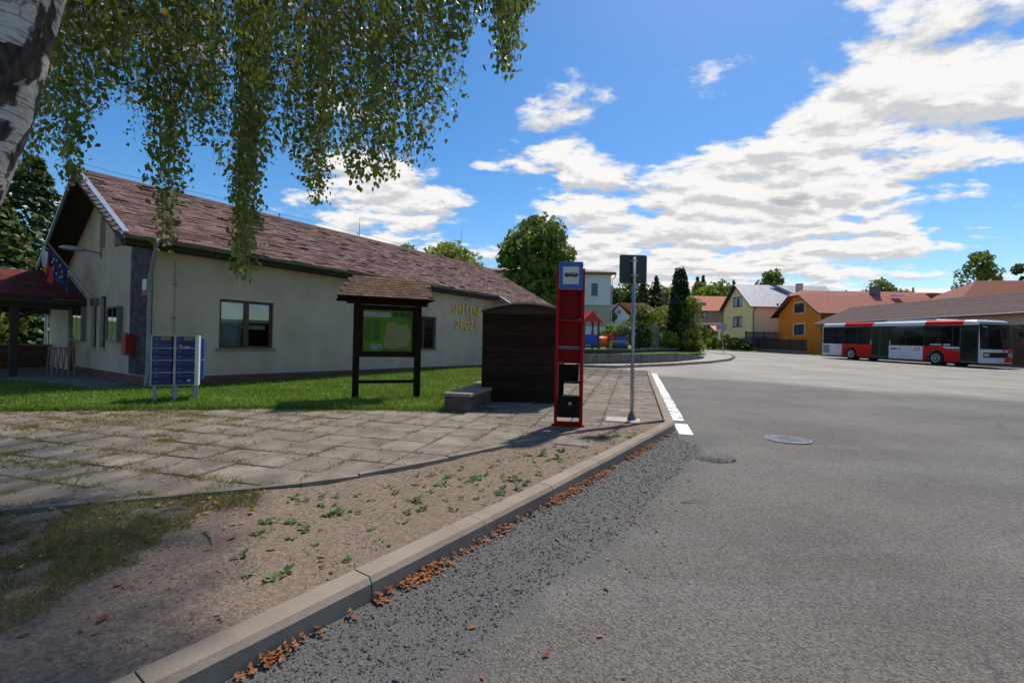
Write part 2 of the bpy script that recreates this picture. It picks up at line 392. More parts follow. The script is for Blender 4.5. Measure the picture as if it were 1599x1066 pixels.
# ---- soil bed between kerb and paving
E_ = [g2(1046, 655, .1), g2(985, 664, .1), g2(900, 675, .1), g2(800, 694, .1), g2(700, 717, .1), g2(560, 745, .1), g2(470, 757, .1), g2(400, 764, .1), g2(280, 775, .1), g2(150, 787, .1), g2(0, 800, .1), (-6.5, 2.6), (-9, 1.6)]
kb = lambda s: (KC.x + KD.x * s + kn.x * .07, KC.y + KD.y * s + kn.y * .07)
soil_poly = E_ + [(-12, -1), (-10, -6), kb(-13.5), kb(-9), kb(-6), kb(-3), kb(-.12)]
def bumpy_sheet(name, poly, off, mat, step, amp, kind='structure', sc=1.0):
    xs = [p[0] for p in poly]; ys = [p[1] for p in poly]
    bm = bmesh.new(); nx = int((max(xs) - min(xs)) / step) + 2; ny = int((max(ys) - min(ys)) / step) + 2
    from mathutils import noise as mn
    grid = {}
    for i in range(nx):
        for j in range(ny):
            x = min(xs) + i * step; y = min(ys) + j * step
            grid[i, j] = (x, y)
    vs = {}
    def vert(i, j):
        if (i, j) not in vs:
            x, y = grid[i, j]
            z = gz(y) + off + amp * (mn.noise(Vector((x * 2.1 * sc, y * 2.1 * sc, 3.3))) + .6 * mn.noise(Vector((x * 6 * sc, y * 6 * sc, 1.3))) + .35 * mn.noise(Vector((x * 17 * sc, y * 17 * sc, 7.1))))
            vs[i, j] = bm.verts.new((x, y, z))
        return vs[i, j]
    for i in range(nx - 1):
        for j in range(ny - 1):
            cx, cy = grid[i, j][0] + step / 2, grid[i, j][1] + step / 2
            if inside((cx, cy), poly): bm.faces.new([vert(i, j), vert(i + 1, j), vert(i + 1, j + 1), vert(i, j + 1)])
    me = bpy.data.meshes.new(name); bm.to_mesh(me); bm.free(); me.materials.append(mat)
    me.polygons.foreach_set('use_smooth', [True] * len(me.polygons))
    o = link(name, me); o['kind'] = kind; return o
sheet('soil_bed', soil_poly, .068, M_SOIL)
near_soil = [p for p in soil_poly]
bumpy_sheet('soil_surface', [(p[0], max(p[1], .2)) for p in near_soil], .092, M_SOIL, .04, .016)

# ---- paving
LOWB = [g2(694, 641, .1), g2(735, 641, .1)]                       # foot of the low wall beside the shelter
pav_poly = [(KC.x + e2.x * -KW, KC.y + e2.y * -KW), (PAVE_END.x - e2.x * KW, PAVE_END.y - e2.y * KW), (1.8, 20.2), (-.2, 17.5), (-.75, 11.0), LOWB[1], g2(690, 641, .1), g2(480, 637, .1), g2(240, 639, .1), g2(0, 641, .1), (-16, 6.8), (-16, 1.5), (-9, 1.9), (-6.5, 2.9)] + list(reversed(E_[:11]))
sheet('paving_bed', pav_poly, .072, M_JOINT)
paving = tag(empty('paving', (0, 0, 0)), kind='structure')
def clip_half(poly, a, b):          # keep left of a->b
    out = []; n = len(poly); s = lambda p: (b[0] - a[0]) * (p[1] - a[1]) - (b[1] - a[1]) * (p[0] - a[0])
    for i in range(n):
        p, q = poly[i], poly[(i + 1) % n]; sp, sq = s(p), s(q)
        if sp >= 0: out.append(p)
        if (sp >= 0) != (sq >= 0):
            t = sp / (sp - sq); out.append((p[0] + t * (q[0] - p[0]), p[1] + t * (q[1] - p[1])))
    return out
area2 = sum(pav_poly[i][0] * pav_poly[(i + 1) % len(pav_poly)][1] - pav_poly[(i + 1) % len(pav_poly)][0] * pav_poly[i][1] for i in range(len(pav_poly)))
pp = pav_poly if area2 > 0 else list(reversed(pav_poly))
def seg_hits(a, b, sq):
    for t in np.linspace(0, 1, 40):
        if inside((a[0] + (b[0] - a[0]) * t, a[1] + (b[1] - a[1]) * t), sq): return True
    return False
S = .5; slabs = []
for i in range(-40, 30):
    for j in range(0, 44):
        o = KC - e2 * (KW + .01) + e1 * (i * S) - e2 * (j * S)
        sq = [o, o + e1 * S, o + e1 * S - e2 * S, o - e2 * S]; sq = [(p.x, p.y) for p in sq]
        c = (sum(p[0] for p in sq) / 4, sum(p[1] for p in sq) / 4)
        if not any(inside(p, pp) for p in sq + [c]): continue
        gap = .007
        loc = [(c[0] + (p[0] - c[0]) * (1 - 2 * gap / S), c[1] + (p[1] - c[1]) * (1 - 2 * gap / S)) for p in sq]
        cut = False
        for k in range(len(pp)):
            a, b = pp[k], pp[(k + 1) % len(pp)]
            if seg_hits(a, b, sq): loc = clip_half(loc, a, b); cut = True
            if len(loc) < 3: break
        if len(loc) < 3: continue
        x, y, z = proj((c[0], c[1], gz(c[1]) + .1))
        vis = z > 0.3 and -60 < x < 1650 and y < 1100
        slabs.append((c, loc, cut, z if vis else 999))
slabs.sort(key=lambda s: s[3])
full = MB(); hs_ = S / 2 - .007
a1 = math.atan2(e1.y, e1.x)
full.bbox(-hs_, hs_, -hs_, hs_, -.03, 0, .006); full_me = full.mesh('slab', M_SLAB)
rest = MB(); cnt = 0
for c, loc, cut, d in slabs:
    tz = random.uniform(-.005, .005); base = gz(c[1]) + .1 + tz
    if d < 900 and cnt < 300:
        cnt += 1; sl_rot = math.atan(SL) if c[1] > 6 else math.atan(SL * max(0, (c[1] - 2)) / 4)
        rx, ry = random.gauss(0, .006) , random.gauss(0, .006)
        if not cut:
            o = link('slab', full_me, paving, (c[0], c[1], base))
            o.rotation_euler = (Matrix.Rotation(sl_rot, 3, 'X') @ Matrix.Rotation(rx, 3, 'X') @ Matrix.Rotation(ry, 3, 'Y') @ Matrix.Rotation(a1 + random.gauss(0, .006), 3, 'Z')).to_euler()
        else:
            m = MB(); m.prism([(p[0] - c[0], p[1] - c[1]) for p in loc], -.03, 0)
            m.build('slab', M_SLAB, paving, loc=(c[0], c[1], base), rot=(sl_rot + rx, ry, 0))
    else: rest.prism([(p[0], p[1]) for p in loc], base - .02, base)
# far ones follow the slope as one part
for k, v in enumerate(rest.v):
    pass
if rest.v: tag(rest.build('slab_field', M_SLAB, paving), kind='stuff')
# thin edging strip between paving and soil
edging = tag(empty('paving_edging', (0, 0, 0)), kind='structure')
pts = [Vector((p[0], p[1], 0)) for p in E_[:11]]
for a, b in zip(pts[:-1], pts[1:]):
    n = max(1, round((b - a).length / .8))
    for k in range(n):
        p = a.lerp(b, k / n); q = a.lerp(b, (k + 1) / n); d = (q - p).normalized(); nn_ = Vector((-d.y, d.x, 0)) * .03
        m = MB(); m.prism([((p + s * nn_ + d * t).x - p.x, (p + s * nn_ + d * t).y - p.y) for s, t in ((1, .004), (-1, .004), (-1, (q - p).length - .004), (1, (q - p).length - .004))], -.08, .025 + random.uniform(-.004, .004))
        m.build('edging_stone', M_SLAB, edging, loc=(p.x, p.y, gz(p.y) + .098))

# ---- lawn, path and apron by the building
lawn_r = [g2(480, 636, .1), g2(690, 640, .1), LOWB[0], (-.95, 10.6), (-.6, 13), (-.2, 17.6), (1.0, 22), (-2.6, 21.2), (-8.45, 12.75), (-9.35, 11.1), (-9.9, 10.4), g2(205, 637, .1)]
lawn_l = [g2(205, 637, .1), (-9.9, 10.4), (-10.2, 10.85), (-11.6, 11.8), (-14.5, 12.6), (-19, 12.5), (-19, 6.6), g2(0, 640, .1)]
LOFF = lambda y: .125 - .135 * min(1, max(0, (y - 9.2) / 2.4))
sheet('lawn', lawn_r, LOFF, M_GRASSBASE, skirt=.1)
sheet('side_lawn', lawn_l, lambda y: LOFF(y) + .003, M_GRASSBASE, skirt=.1)
sheet('apron_path', [(-9.95, 10.3), (-9.3, 11.05), (-2.5, 20.9), (-3.2, 21.4), (-9.4, 12.2), (-16.5, 17.5), (-22, 19), (-22, 12.4), (-14.6, 12.5), (-11.7, 11.7), (-10.3, 10.75)], lambda y: LOFF(y) - .008, M_CONC)

# ---- gravel strip along the kerb, manhole, paint, asphalt lump
M_GRAV = M('grit', (.088, .092, .097), .95, .45, 60, 1.0, 110, spec=.25, col2=(.21, .203, .19))
ge = [g2(1075, 690), g2(1100, 700), g2(1085, 712), g2(1067, 727), g2(1047, 757), g2(1022, 776), g2(1003, 798), g2(957, 849), g2(900, 886), g2(800, 960), g2(690, 1066), (-.9, 1.0), (-2.2, -.6)]
ge2 = []
for a, b in zip(ge[:-1], ge[1:]):
    for k in range(8):
        t = k / 8; ge2.append((a[0] + (b[0] - a[0]) * t + random.gauss(0, .018), a[1] + (b[1] - a[1]) * t + random.gauss(0, .018)))
foot = lambda s: (KC.x + KD.x * s, KC.y + KD.y * s)
grav_poly = ge2 + [ge[-1], foot(-10.5), foot(-8), foot(-4), foot(-.05)]
M_LINE = M('road_paint', (.72, .72, .70), .75, .12, 9, .2, 150, col2=(.80, .80, .79), lo=.3, hi=.5)
M_LINEW = M('worn_road_paint', (.30, .29, .28), .8, .2, 7, .2, 150, col2=(.78, .78, .76), lo=.42, hi=.52)
def strip(s0, s1, mat, w=.24, g=.03):
    n = max(1, int((s1 - s0) / .5)); P1 = [KC + e1 * (s0 + (s1 - s0) * k / n) + e2 * (g + random.uniform(-.008, .008)) for k in range(n + 1)]
    P2 = [KC + e1 * (s0 + (s1 - s0) * k / n) + e2 * (w + random.uniform(-.012, .012)) for k in range(n + 1)]
    return sheet('edge_line', [(p.x, p.y) for p in P2] + [(p.x, p.y) for p in reversed(P1)], .006, mat)
strip(-.28, .62, M_LINE); strip(.95, 4.6, M_LINEW); strip(4.6, 12.0, M_LINE)
mc = G(1230, 686)
man = tag(empty('manhole_cover', (mc.x, mc.y, gz(mc.y)), 0.3, 'round flush iron manhole cover set in the grey asphalt', 'manhole cover'))
M_IRON = M('worn_iron', (.085, .10, .15), .6, .2, 20, .3, 50)
mm = MB(); mm.tube([(0, 0, -.02), (0, 0, .006)], .26, 28); mm.build('lid', M_IRON, man)
mm = MB()
for k in range(28):
    a0, a1_ = 2 * math.pi * k / 28, 2 * math.pi * (k + 1) / 28
    mm.face([(math.cos(a) * r, math.sin(a) * r, .008) for a, r in ((a0, .275), (a0, .32), (a1_, .32), (a1_, .275))])
mm.build('frame', M('iron_ring', (.12, .12, .13), .6, .2), man)
mm = MB()
for x in (-.15, -.075, 0, .075, .15):
    for y in (-.15, -.075, 0, .075, .15):
        if x * x + y * y < .05: mm.box(x - .025, x + .025, y - .012, y + .012, .006, .011)
tag(mm.build('tread', M_IRON, man), kind='stuff')
# broken lump of asphalt at the end of the gravel
lp = G(1116, 716); m = MB(); nn_ = 22
ring = [(1.0, 0.0), (.85, .03), (.6, .055), (.25, .06)]
rr = [1 + random.uniform(-.18, .18) for _ in range(nn_)]
for ri, (r_, z_) in enumerate(ring):
    for k in range(nn_):
        a = 2 * math.pi * k / nn_; m.v.append((math.cos(a) * .26 * r_ * rr[k], math.sin(a) * .19 * r_ * rr[k], z_ * (1 + random.uniform(-.2, .2)) - .004))
for ri in range(3):
    for k in range(nn_): m.f.append((ri * nn_ + k, ri * nn_ + (k + 1) % nn_, (ri + 1) * nn_ + (k + 1) % nn_, (ri + 1) * nn_ + k))
m.f.append(tuple(3 * nn_ + k for k in range(nn_)))
tag(m.build('asphalt_lump', M('broken_asphalt', (.14, .13, .12), .95, .4, 25, .8, 90), smooth=True, loc=(lp.x, lp.y, gz(lp.y))), 'broken lump of dark asphalt at the end of the gravel strip', 'asphalt lump')
m = MB(); hp = G(1136, 718)
m.tube([(0, 0, 0), (0, 0, .007)], [.1, .1], 14); tag(m.build('pothole', M('pothole_black', (.02, .018, .016), 1, .3), loc=(hp.x, hp.y, gz(hp.y))), 'small black pothole beside the broken asphalt lump', 'pothole')

# ---- loose matter: gravel stones, leaf litter, grass blades, weeds
def scatter_on(poly, n, bbox=None):
    xs = [p[0] for p in poly]; ys = [p[1] for p in poly]; out = []
    while len(out) < n:
        x, y = random.uniform(min(xs), max(xs)), random.uniform(min(ys), max(ys))
        if inside((x, y), poly): out.append((x, y))
    return out
def stones(name, pts, off, smin, smax, mat, label):
    V = []; F = []
    for x, y in pts:
        s = random.uniform(smin, smax) * random.uniform(.5, 1); z = gz(y) + (off(y) if callable(off) else off); n = len(V)
        for dx, dy, dz in ((1, 0, 0), (-1, 0, 0), (0, 1, 0), (0, -1, 0), (0, 0, 1), (0, 0, -1)):
            V.append((x + s * (dx + random.uniform(-.5, .5)), y + s * (dy + random.uniform(-.5, .5)), z + s * .7 * (dz * .8 + .4 + random.uniform(-.2, .2))))
        F += [tuple(n + i for i in t) for t in ((0, 2, 4), (2, 1, 4), (1, 3, 4), (3, 0, 4), (2, 0, 5), (1, 2, 5), (3, 1, 5), (0, 3, 5))]
    m = MB(); m.v = V; m.f = F; return tag(m.build(name, mat), label, name.replace('_', ' '), kind='stuff')
M_STONE = M('loose_stone', (.092, .092, .094), .85, .3, 8, island=.6, objvar=.0)
gp = [(p[0], p[1]) for p in grav_poly if p[1] > -.5]
stones('loose_gravel', scatter_on(gp, 8500), .002, .003, .011, M_STONE, 'loose grey gravel lying on the strip along the kerb')
vis_soil = [p for p in soil_poly if p[1] > .9] + [(-2.6, .9)]
vis_soil = [(p[0], max(p[1], .9)) for p in soil_poly]
stones('kerbside_stones', scatter_on(gp, 150), .002, .011, .022, M('blue_stone', (.13, .145, .16), .8, .2, 8, island=.3), 'larger bluish stones lying among the loose kerbside gravel')
stones('soil_pebbles', scatter_on(vis_soil, 9000), .094, .003, .010, M('soil_crumb', (.24, .185, .14), .95, .3, 9, island=.5), 'pale pebbles and crumbs scattered over the bare soil')
stones('road_grit', [(p[0] + random.gauss(0, .35), p[1] + random.gauss(0, .35)) for p in scatter_on(gp, 2600)], .002, .003, .008, M_STONE, 'sparse grit spilled on the asphalt beside the gravel strip')

def dry_leaves(name, pts, off, smin, smax, mat, label, curl=.5):
    V = []; F = []
    for x, y, dz in pts:
        s = random.uniform(smin, smax); a = random.uniform(0, 6.28); n = len(V); tx, ty = random.gauss(0, curl), random.gauss(0, curl)
        ca, sa = math.cos(a), math.sin(a); z = gz(y) + off + dz
        for u, v, h in ((-1, 0, .15), (-.2, .55, 0), (.6, .4, .05), (1.1, 0, .2), (.6, -.4, .05), (-.2, -.55, 0)):
            hh = abs(u * tx + v * ty) * .5 + h * .3
            V.append((x + s * (u * ca - v * sa), y + s * (u * sa + v * ca), z + s * hh))
        F += [(n, n + 1, n + 2, n + 3), (n, n + 3, n + 4, n + 5)]
    m = MB(); m.v = V; m.f = F; return tag(m.build(name, mat), label, 'leaves', kind='stuff')
M_DRY = leaf_mat('dry_leaf', (.13, .042, .014), (.36, .14, .045), .1, 9, .7)
lit = []
for s in np.arange(-13.0, -.15, .012):
    dens = max(.12, .35 + .9 * math.sin(s * 5.3 + .6 * math.sin(s * 9.1)) * math.sin(s * 2.1 + 1))
    if random.random() < dens * 1.1:
        for _ in range(7):
            w = abs(random.gauss(0, .04)); p = KC + KD * s - kn * (w + .01); lit.append((p.x, p.y, max(0, .035 - w * .4) * random.random()))
dry_leaves('leaf_litter', lit, .006, .005, .022, M_DRY, 'rust brown dead leaves drifted along the foot of the kerb', .7)
sc = [(x, y, 0) for x, y in scatter_on(vis_soil, 130)]
dry_leaves('fallen_leaves', sc, .102, .015, .035, M_DRY, 'scattered brown dead leaves lying on the soil and grass')
sc = [(x, y, 0) for x, y in scatter_on([g2(1100, 690), g2(1000, 1066), g2(600, 1066), g2(1050, 690)], 60)]
dry_leaves('road_leaves', sc, .008, .008, .022, M_DRY, 'few brown leaf scraps lying on the asphalt near the gravel')
sc = [(x, y, 0) for x, y in scatter_on([g2(20, 780, .1), g2(420, 765, .1), g2(380, 820, .1), g2(0, 900, .1)], 90)] + [(x, y, 0) for x, y in scatter_on(pp, 160)]
dry_leaves('yellow_leaves', sc, .108, .014, .03, leaf_mat('yellow_leaf', (.36, .20, .035), (.55, .33, .10), .1, 5), 'yellow and tan leaves dropped on the paving and grass')

def blades(name, pts, off, hmin, hmax, mat, label, lean=.35, width=.006, kind='stuff'):
    n = len(pts); P_ = np.array([(p[0], p[1], gz(p[1]) + (off(p[1]) if callable(off) else off)) for p in pts]); h = rng.uniform(hmin, hmax, n); a = rng.uniform(0, 6.283, n); ln = rng.normal(0, lean, (n, 2))
    w = width * rng.uniform(.6, 1.3, n); dx = np.stack([np.cos(a) * w, np.sin(a) * w, np.zeros(n)], 1)
    tip = P_ + np.stack([ln[:, 0] * h, ln[:, 1] * h, h], 1); mid = P_ + np.stack([ln[:, 0] * h * .3, ln[:, 1] * h * .3, h * .55], 1)
    V = np.stack([P_ - dx, P_ + dx, mid + dx * .8, tip, mid - dx * .8], 1).reshape(-1, 3)
    me = bpy.data.meshes.new(name); F = [(5 * i, 5 * i + 1, 5 * i + 2, 5 * i + 3, 5 * i + 4) for i in range(n)]
    me.from_pydata(V.tolist(), [], F); me.materials.append(mat); o = link(name, me); return tag(o, label, 'grass', kind=kind)
M_LAWN = leaf_mat('lawn_blade', (.075, .15, .012), (.19, .29, .035), .3, .7)
M_DRYG = leaf_mat('dry_grass', (.12, .14, .028), (.32, .27, .10), .3, 2.0)
blades('lawn_grass', scatter_on(lawn_r, 42000) + scatter_on(lawn_l, 26000), lambda y: LOFF(y) - .005, .03, .085, M_LAWN, 'short bright green lawn grass in front of the building', .4, .007)
patch = [g2(0, 800, .1), g2(150, 790, .1), g2(280, 778, .1), g2(410, 768, .1), g2(395, 800, .1), g2(330, 830, .1), g2(270, 870, .1), g2(130, 905, .1), g2(90, 950, .1), g2(0, 990, .1), (-3.5, 1.6), (-6, 2.2)]
pt = []
from mathutils import noise as mnoise
for x, y in scatter_on(patch, 34000):
    if mnoise.noise(Vector((x * 2.2, y * 2.2, 0))) + .6 * mnoise.noise(Vector((x * 7, y * 7, 3))) > -.18: pt.append((x, y))
blades('rough_grass', pt, .09, .015, .075, M_DRYG, 'thin rough grass growing over the soil beside the paving', .7, .0019)
# tufts in the joints of the paving and at its margins
jt = []
for c, loc, cut, d in slabs:
    if d > 25: continue
    q = mnoise.noise(Vector((c[0] * .7, c[1] * .7, 9)))
    k = 5 if q > -.1 else 2
    if c[0] < -2.5: k += 5
    for _ in range(k):
        a, b = random.choice([(loc[i], loc[(i + 1) % len(loc)]) for i in range(len(loc))]); t = random.random(); x, y = a[0] + (b[0] - a[0]) * t, a[1] + (b[1] - a[1]) * t
        n = random.choice((6, 14, 24, 60 if c[0] < -2 else 20)); s = .012 + .0012 * n
        jt += [(x + random.gauss(0, s), y + random.gauss(0, s * .6)) for _ in range(n)]
for px, py, n, s in ((130, 655, 900, .55), (250, 648, 700, .45), (60, 668, 420, .4), (330, 650, 300, .3), (250, 680, 160, .12), (190, 660, 500, .3), (430, 645, 200, .3), (20, 720, 200, .2), (60, 728, 160, .15), (820, 690, 90, .08), (902, 672, 60, .06), (968, 666, 60, .06), (560, 640, 250, .35), (660, 641, 150, .2)):
    c = G(px, py, .1)
    jt += [(c.x + random.gauss(0, s), c.y + random.gauss(0, s * .45)) for _ in range(2 * n)]
jt = [p for p in jt if inside(p, pp)]
blades('joint_grass', jt, .085, .015, .058, M_DRYG, 'tufts of grass growing in the joints of the paving', .7, .0026)
fr = []
a_, b_ = Vector((*g2(0, 641, .1), 0)), None
for (pa, pb, n) in (((0, 641), (240, 639), 1500), ((240, 639), (480, 637), 1500), ((480, 637), (694, 641), 1400)):
    A_, B_ = G(pa[0], pa[1], .1), G(pb[0], pb[1], .1)
    for _ in range(n):
        p = A_.lerp(B_, random.random()); fr.append((p.x + random.gauss(0, .05), p.y + random.gauss(0, .06)))
blades('lawn_fringe', fr, .09, .05, .13, M_LAWN, 'longer grass fringe hanging over the lawn edge', .6, .006)
dz_ = stones('lawn_daisies', [p for p in scatter_on(lawn_r, 420) + scatter_on(lawn_l, 420)], lambda y: LOFF(y) + .05, .006, .011, M('daisy_white', (.75, .74, .66), .8, .05), 'tiny white daisies dotted over the lawn')
# weeds: small rosettes on the soil, one object each
M_WEED = leaf_mat('weed_leaf', (.06, .115, .03), (.15, .21, .075), .25, 6)
weed_me = []
for k in range(5):
    m = MB(); n = random.randint(9, 18)
    for _ in range(n):
        a = random.uniform(0, 6.28); l = random.uniform(.025, .055); w = l * random.uniform(.2, .36); e = random.uniform(.2, 1.1); r0 = random.uniform(0, .02)
        d = Vector((math.cos(a) * math.cos(e), math.sin(a) * math.cos(e), math.sin(e))); s_ = Vector((-math.sin(a), math.cos(a), 0)); o_ = Vector((math.cos(a) * r0, math.sin(a) * r0, random.uniform(0, .02)))
        m.face([o_, o_ + d * l * .5 + s_ * w, o_ + d * l + Vector((0, 0, -.006)), o_ + d * l * .5 - s_ * w])
    weed_me.append(m.mesh('weed', M_WEED))
wz = [g2(1010, 672, .1), g2(880, 690, .1), g2(560, 762, .1), g2(420, 775, .1), g2(350, 880, .1), g2(430, 940, .1), g2(640, 840, .1), g2(860, 740, .1)]
for x, y in scatter_on(wz, 210):
    s = random.choice((.45, .55, .7, .85, 1.0, 1.5)) * (.8 + .1 * max(0, y - 3))
    o = link('weed', random.choice(weed_me), None, (x, y, gz(y) + .09), (0, 0, random.uniform(0, 6))); o.scale = (s, s, s * random.uniform(.45, 1.0))
    tag(o, 'small green weed sprouting from the bare soil behind the kerb', 'weed', 'weeds in the soil bed')
# twigs
M_TWIG = M('dead_twig', (.30, .25, .20), .9, .3)
for (a, b, dz, lab) in (((318, 828), (333, 848), .11, 'short curved grey twig lying on the soil beside the rough grass'), ((250, 797), (300, 794), .13, 'pale straight stick lying in the rough grass'), ((1065, 783), (1105, 785), .01, 'thin dark twig lying on the asphalt beside the gravel')):
    A_, B_ = G(*a, dz), G(*b, dz); md = A_.lerp(B_, .5) + Vector((0, .03, .012)); m = MB(); m.tube([A_ - A_, md - A_, B_ - A_], [.007, .006, .003], 6)
    tag(m.build('twig', M_TWIG, loc=A_), lab, 'twig')

# ================================================================== BUILDINGS
def wall_holes(m, org, du, u0, u1, z0, z1, holes, th, inward):
    """vertical wall in plane org + u*du, thickness th along inward; holes = (ua, ub, za, zb)"""
    du = Vector(du); inward = Vector(inward); org = Vector(org)
    def p(u, z, d): return org + du * u + Vector((0, 0, z)) + inward * d
    us = sorted({u0, u1, *[h[0] for h in holes], *[h[1] for h in holes]}); zs = sorted({z0, z1, *[h[2] for h in holes], *[h[3] for h in holes]})
    for a, b in zip(us[:-1], us[1:]):
        for c, d in zip(zs[:-1], zs[1:]):
            if any(h[0] - 1e-6 <= a and b <= h[1] + 1e-6 and h[2] - 1e-6 <= c and d <= h[3] + 1e-6 for h in holes): continue
            m.face([p(a, c, 0), p(b, c, 0), p(b, d, 0), p(a, d, 0)])
    for a, b, c, d in holes:
        for q in (((a, c), (b, c)), ((b, c), (b, d)), ((b, d), (a, d)), ((a, d), (a, c))):
            m.face([p(*q[0], 0), p(*q[1], 0), p(*q[1], th), p(*q[0], th)])
    return m

BD = Vector((.572, .820, 0)).normalized(); BANG = math.atan2(BD.y, BD.x)
C0 = Vector((-8.9, 11.25, .16))
hall = empty('village_hall', C0, BANG, 'long low cream rendered hall with weathered brown shingle roof and brick plinth', 'building')
LEN, WID, EZ, RZ = 18.2, 8.0, 3.62, 6.03          # eave height (at y=-.45) and ridge, local
OV, EO = .7, .45
SLOPE = (RZ - EZ) / (4 + EO); roofz = lambda y: EZ + SLOPE * (min(y, 8 - y) + EO)
M_REND = M('cream_render', (.50, .402, .312), .93, .13, 1.3, .7, 130, spec=.15, stretch=(1, 1, .6))
M_DARKW = M('dark_board', (.035, .027, .022), .8, .3, 6, .3, 30, stretch=(1, 1, 6))
M_BRICK = M('plinth_brick', (.125, .055, .038), .85, .25, 12, .3, 90, objvar=.3, island=.3)
M_MORT = M('mortar', (.20, .175, .15), .95, .2, 20)
M_BROWN = M('brown_frame', (.085, .035, .018), .5, .15, 10)
M_ZINC = M('zinc_sheet', (.34, .37, .41), .42, .15, 6, metal=.6)
M_GUT = M('old_gutter', (.15, .14, .135), .5, .25, 6, metal=.4)
M_SHING = M('bitumen_shingle', (.145, .088, .078), .95, .32, 7, .5, 120, spec=.15, island=.42, objvar=.42)
GLASS = glass_mat(); M_DGL = M('dark_glass', (.018, .022, .026), .06, .2, 3, spec=.7)
M_ROOM = M('dim_room', (.10, .10, .095), .9, .2)
M_CURT = M('net_curtain', (.42, .44, .42), .9, .1, 12, stretch=(8, 8, .3))
# front (long) wall, gable wall, back and far walls
front_holes = [(1.51, 2.99, 1.0, 2.36), (8.57, 9.87, 1.0, 2.36)]
gab_holes = [(3.72, 4.28, .92, 2.45), (4.62, 5.18, .92, 2.45), (3.95, 4.5, 3.9, 4.85), (6.9, 7.85, .05, 2.3)]
m = MB(); wall_holes(m, (0, 0, 0), (1, 0, 0), 0, LEN, -.6, 3.75, front_holes, .25, (0, 1, 0))
wall_holes(m, (0, 0, 0), (0, 1, 0), 0, WID, -.6, 3.75, [h for h in gab_holes if h[3] < 3.7], .25, (1, 0, 0))
wall_holes(m, (0, 0, 0), (0, 1, 0), 0, WID, 3.75, 4.65, [(3.05, 3.48, 3.75, 4.6)], .25, (1, 0, 0)) if False else None
# upper gable with its window opening: columns up to the roof line
def gcol(a, b, z0): m.face([(0, a, z0), (0, b, z0), (0, b, roofz(b) - .06), (0, a, roofz(a) - .06)])
for a, b in ((0, 2), (2, 3.95), (4.5, 6), (6, 8)): gcol(a, b, 3.75)
gcol(3.95, 4.0, 4.85); gcol(4.0, 4.5, 4.85); m.face([(0, 3.95, 3.75), (0, 4.5, 3.75), (0, 4.5, 3.9), (0, 3.95, 3.9)])
for q_ in (((3.95, 3.9), (3.95, 4.85)), ((4.5, 3.9), (4.5, 4.85)), ((3.95, 4.85), (4.5, 4.85)), ((3.95, 3.9), (4.5, 3.9))): m.face([(0, *q_[0]), (0, *q_[1]), (.2, *q_[1]), (.2, *q_[0])])
m.face([(LEN, 0, -.6), (LEN, WID, -.6), (LEN, WID, 3.7), (LEN, 4, RZ - .06), (LEN, 0, 3.7)]); m.face([(0, WID, -.6), (LEN, WID, -.6), (LEN, WID, 3.7), (0, WID, 3.7)])
m.build('wall', M_REND, hall)
# upper gable window panel sits in a shallow recess
B('upper_window', M('weathered_vent', (.12, .105, .09), .9, .2, 8), hall, (.12, .16, 3.95, 4.5, 3.9, 4.85))
B('floor_void', M_ROOM, hall, (.3, LEN - .1, 3.6, 3.7, 0, 3.4), (.3, LEN - .1, .3, 3.6, -.1, 0.0), (.3, LEN - .1, .3, 3.6, 2.9, 3.0), (.26, .3, .3, 3.6, 0, 2.9))
# plinth bricks
pl = B('plinth', M_MORT, hall, (.0, LEN, -.012, .05, -.6, .262), (-.012, .05, -.012, 6.85, -.6, .262))
bk = MB(); bk.box(0, .235, -.014, .03, 0, .058); bme = bk.mesh('brick', M_BRICK); rest = MB(); cnt = 0
bk2 = MB(); bk2.box(-.014, .03, 0, .235, 0, .058); bme2 = bk2.mesh('brick', M_BRICK)
for side in (1, 0):
    n = int((LEN if side == 0 else 6.8) / .247)
    for row in range(4):
        z = .262 - .07 * (row + 1) + .008
        for k in range(n):
            t = k * .247 + (.12 if row % 2 else 0); pr = .003 * random.random()
            if t < 0: continue
            if cnt < 300 and (t < 11.5):
                cnt += 1
                if side == 0: link('brick', bme, pl, (t, -.004 - pr, z))
                else: link('brick', bme2, pl, (-.004 - pr, t, z))
            elif side == 0: rest.box(t, t + .235, -.018 - pr, .03, z, z + .058)
            else: rest.box(-.018 - pr, .03, t, t + .235, z, z + .058)
tag(rest.build('brick_field', M_BRICK, pl), kind='stuff')
# windows of the long wall
def hall_window(u0, u1, z0, z1, sashes, bars=False):
    w = B('window', M_BROWN, hall, (u0, u1, .07, .15, z0, z0 + .07), (u0, u1, .07, .15, z1 - .07, z1), (u0, u0 + .07, .07, .15, z0 + .07, z1 - .07), (u1 - .07, u1, .07, .15, z0 + .07, z1 - .07),
          *[(u0 + (u1 - u0) * k / sashes - .06, u0 + (u1 - u0) * k / sashes + .06, .065, .15, z0 + .07, z1 - .07) for k in range(1, sashes)])
    for k in range(sashes):
        a, b = u0 + (u1 - u0) * k / sashes + .065, u0 + (u1 - u0) * (k + 1) / sashes - .065
        B('pane', GLASS, w, (a, b, .105, .111, z0 + .07, z1 - .07))
    B('sill', M('grey_sill', (.16, .17, .17), .5, .1, 5, metal=.3), w, (u0 - .08, u1 + .08, -.06, .07, z0 - .05, z0 - .005))
    return w
w1 = hall_window(1.51, 2.99, 1.0, 2.36, 2)
cu = MB()
for k in range(16):
    a, b = 1.58 + k * .04, 1.58 + (k + 1) * .04; cu.face([(a, .30 + .02 * (k % 2), 1.05), (b, .30 + .02 * ((k + 1) % 2), 1.05), (b, .30 + .02 * ((k + 1) % 2), 2.32), (a, .30 + .02 * (k % 2), 2.32)])
cu.build('curtain', M_CURT, w1)
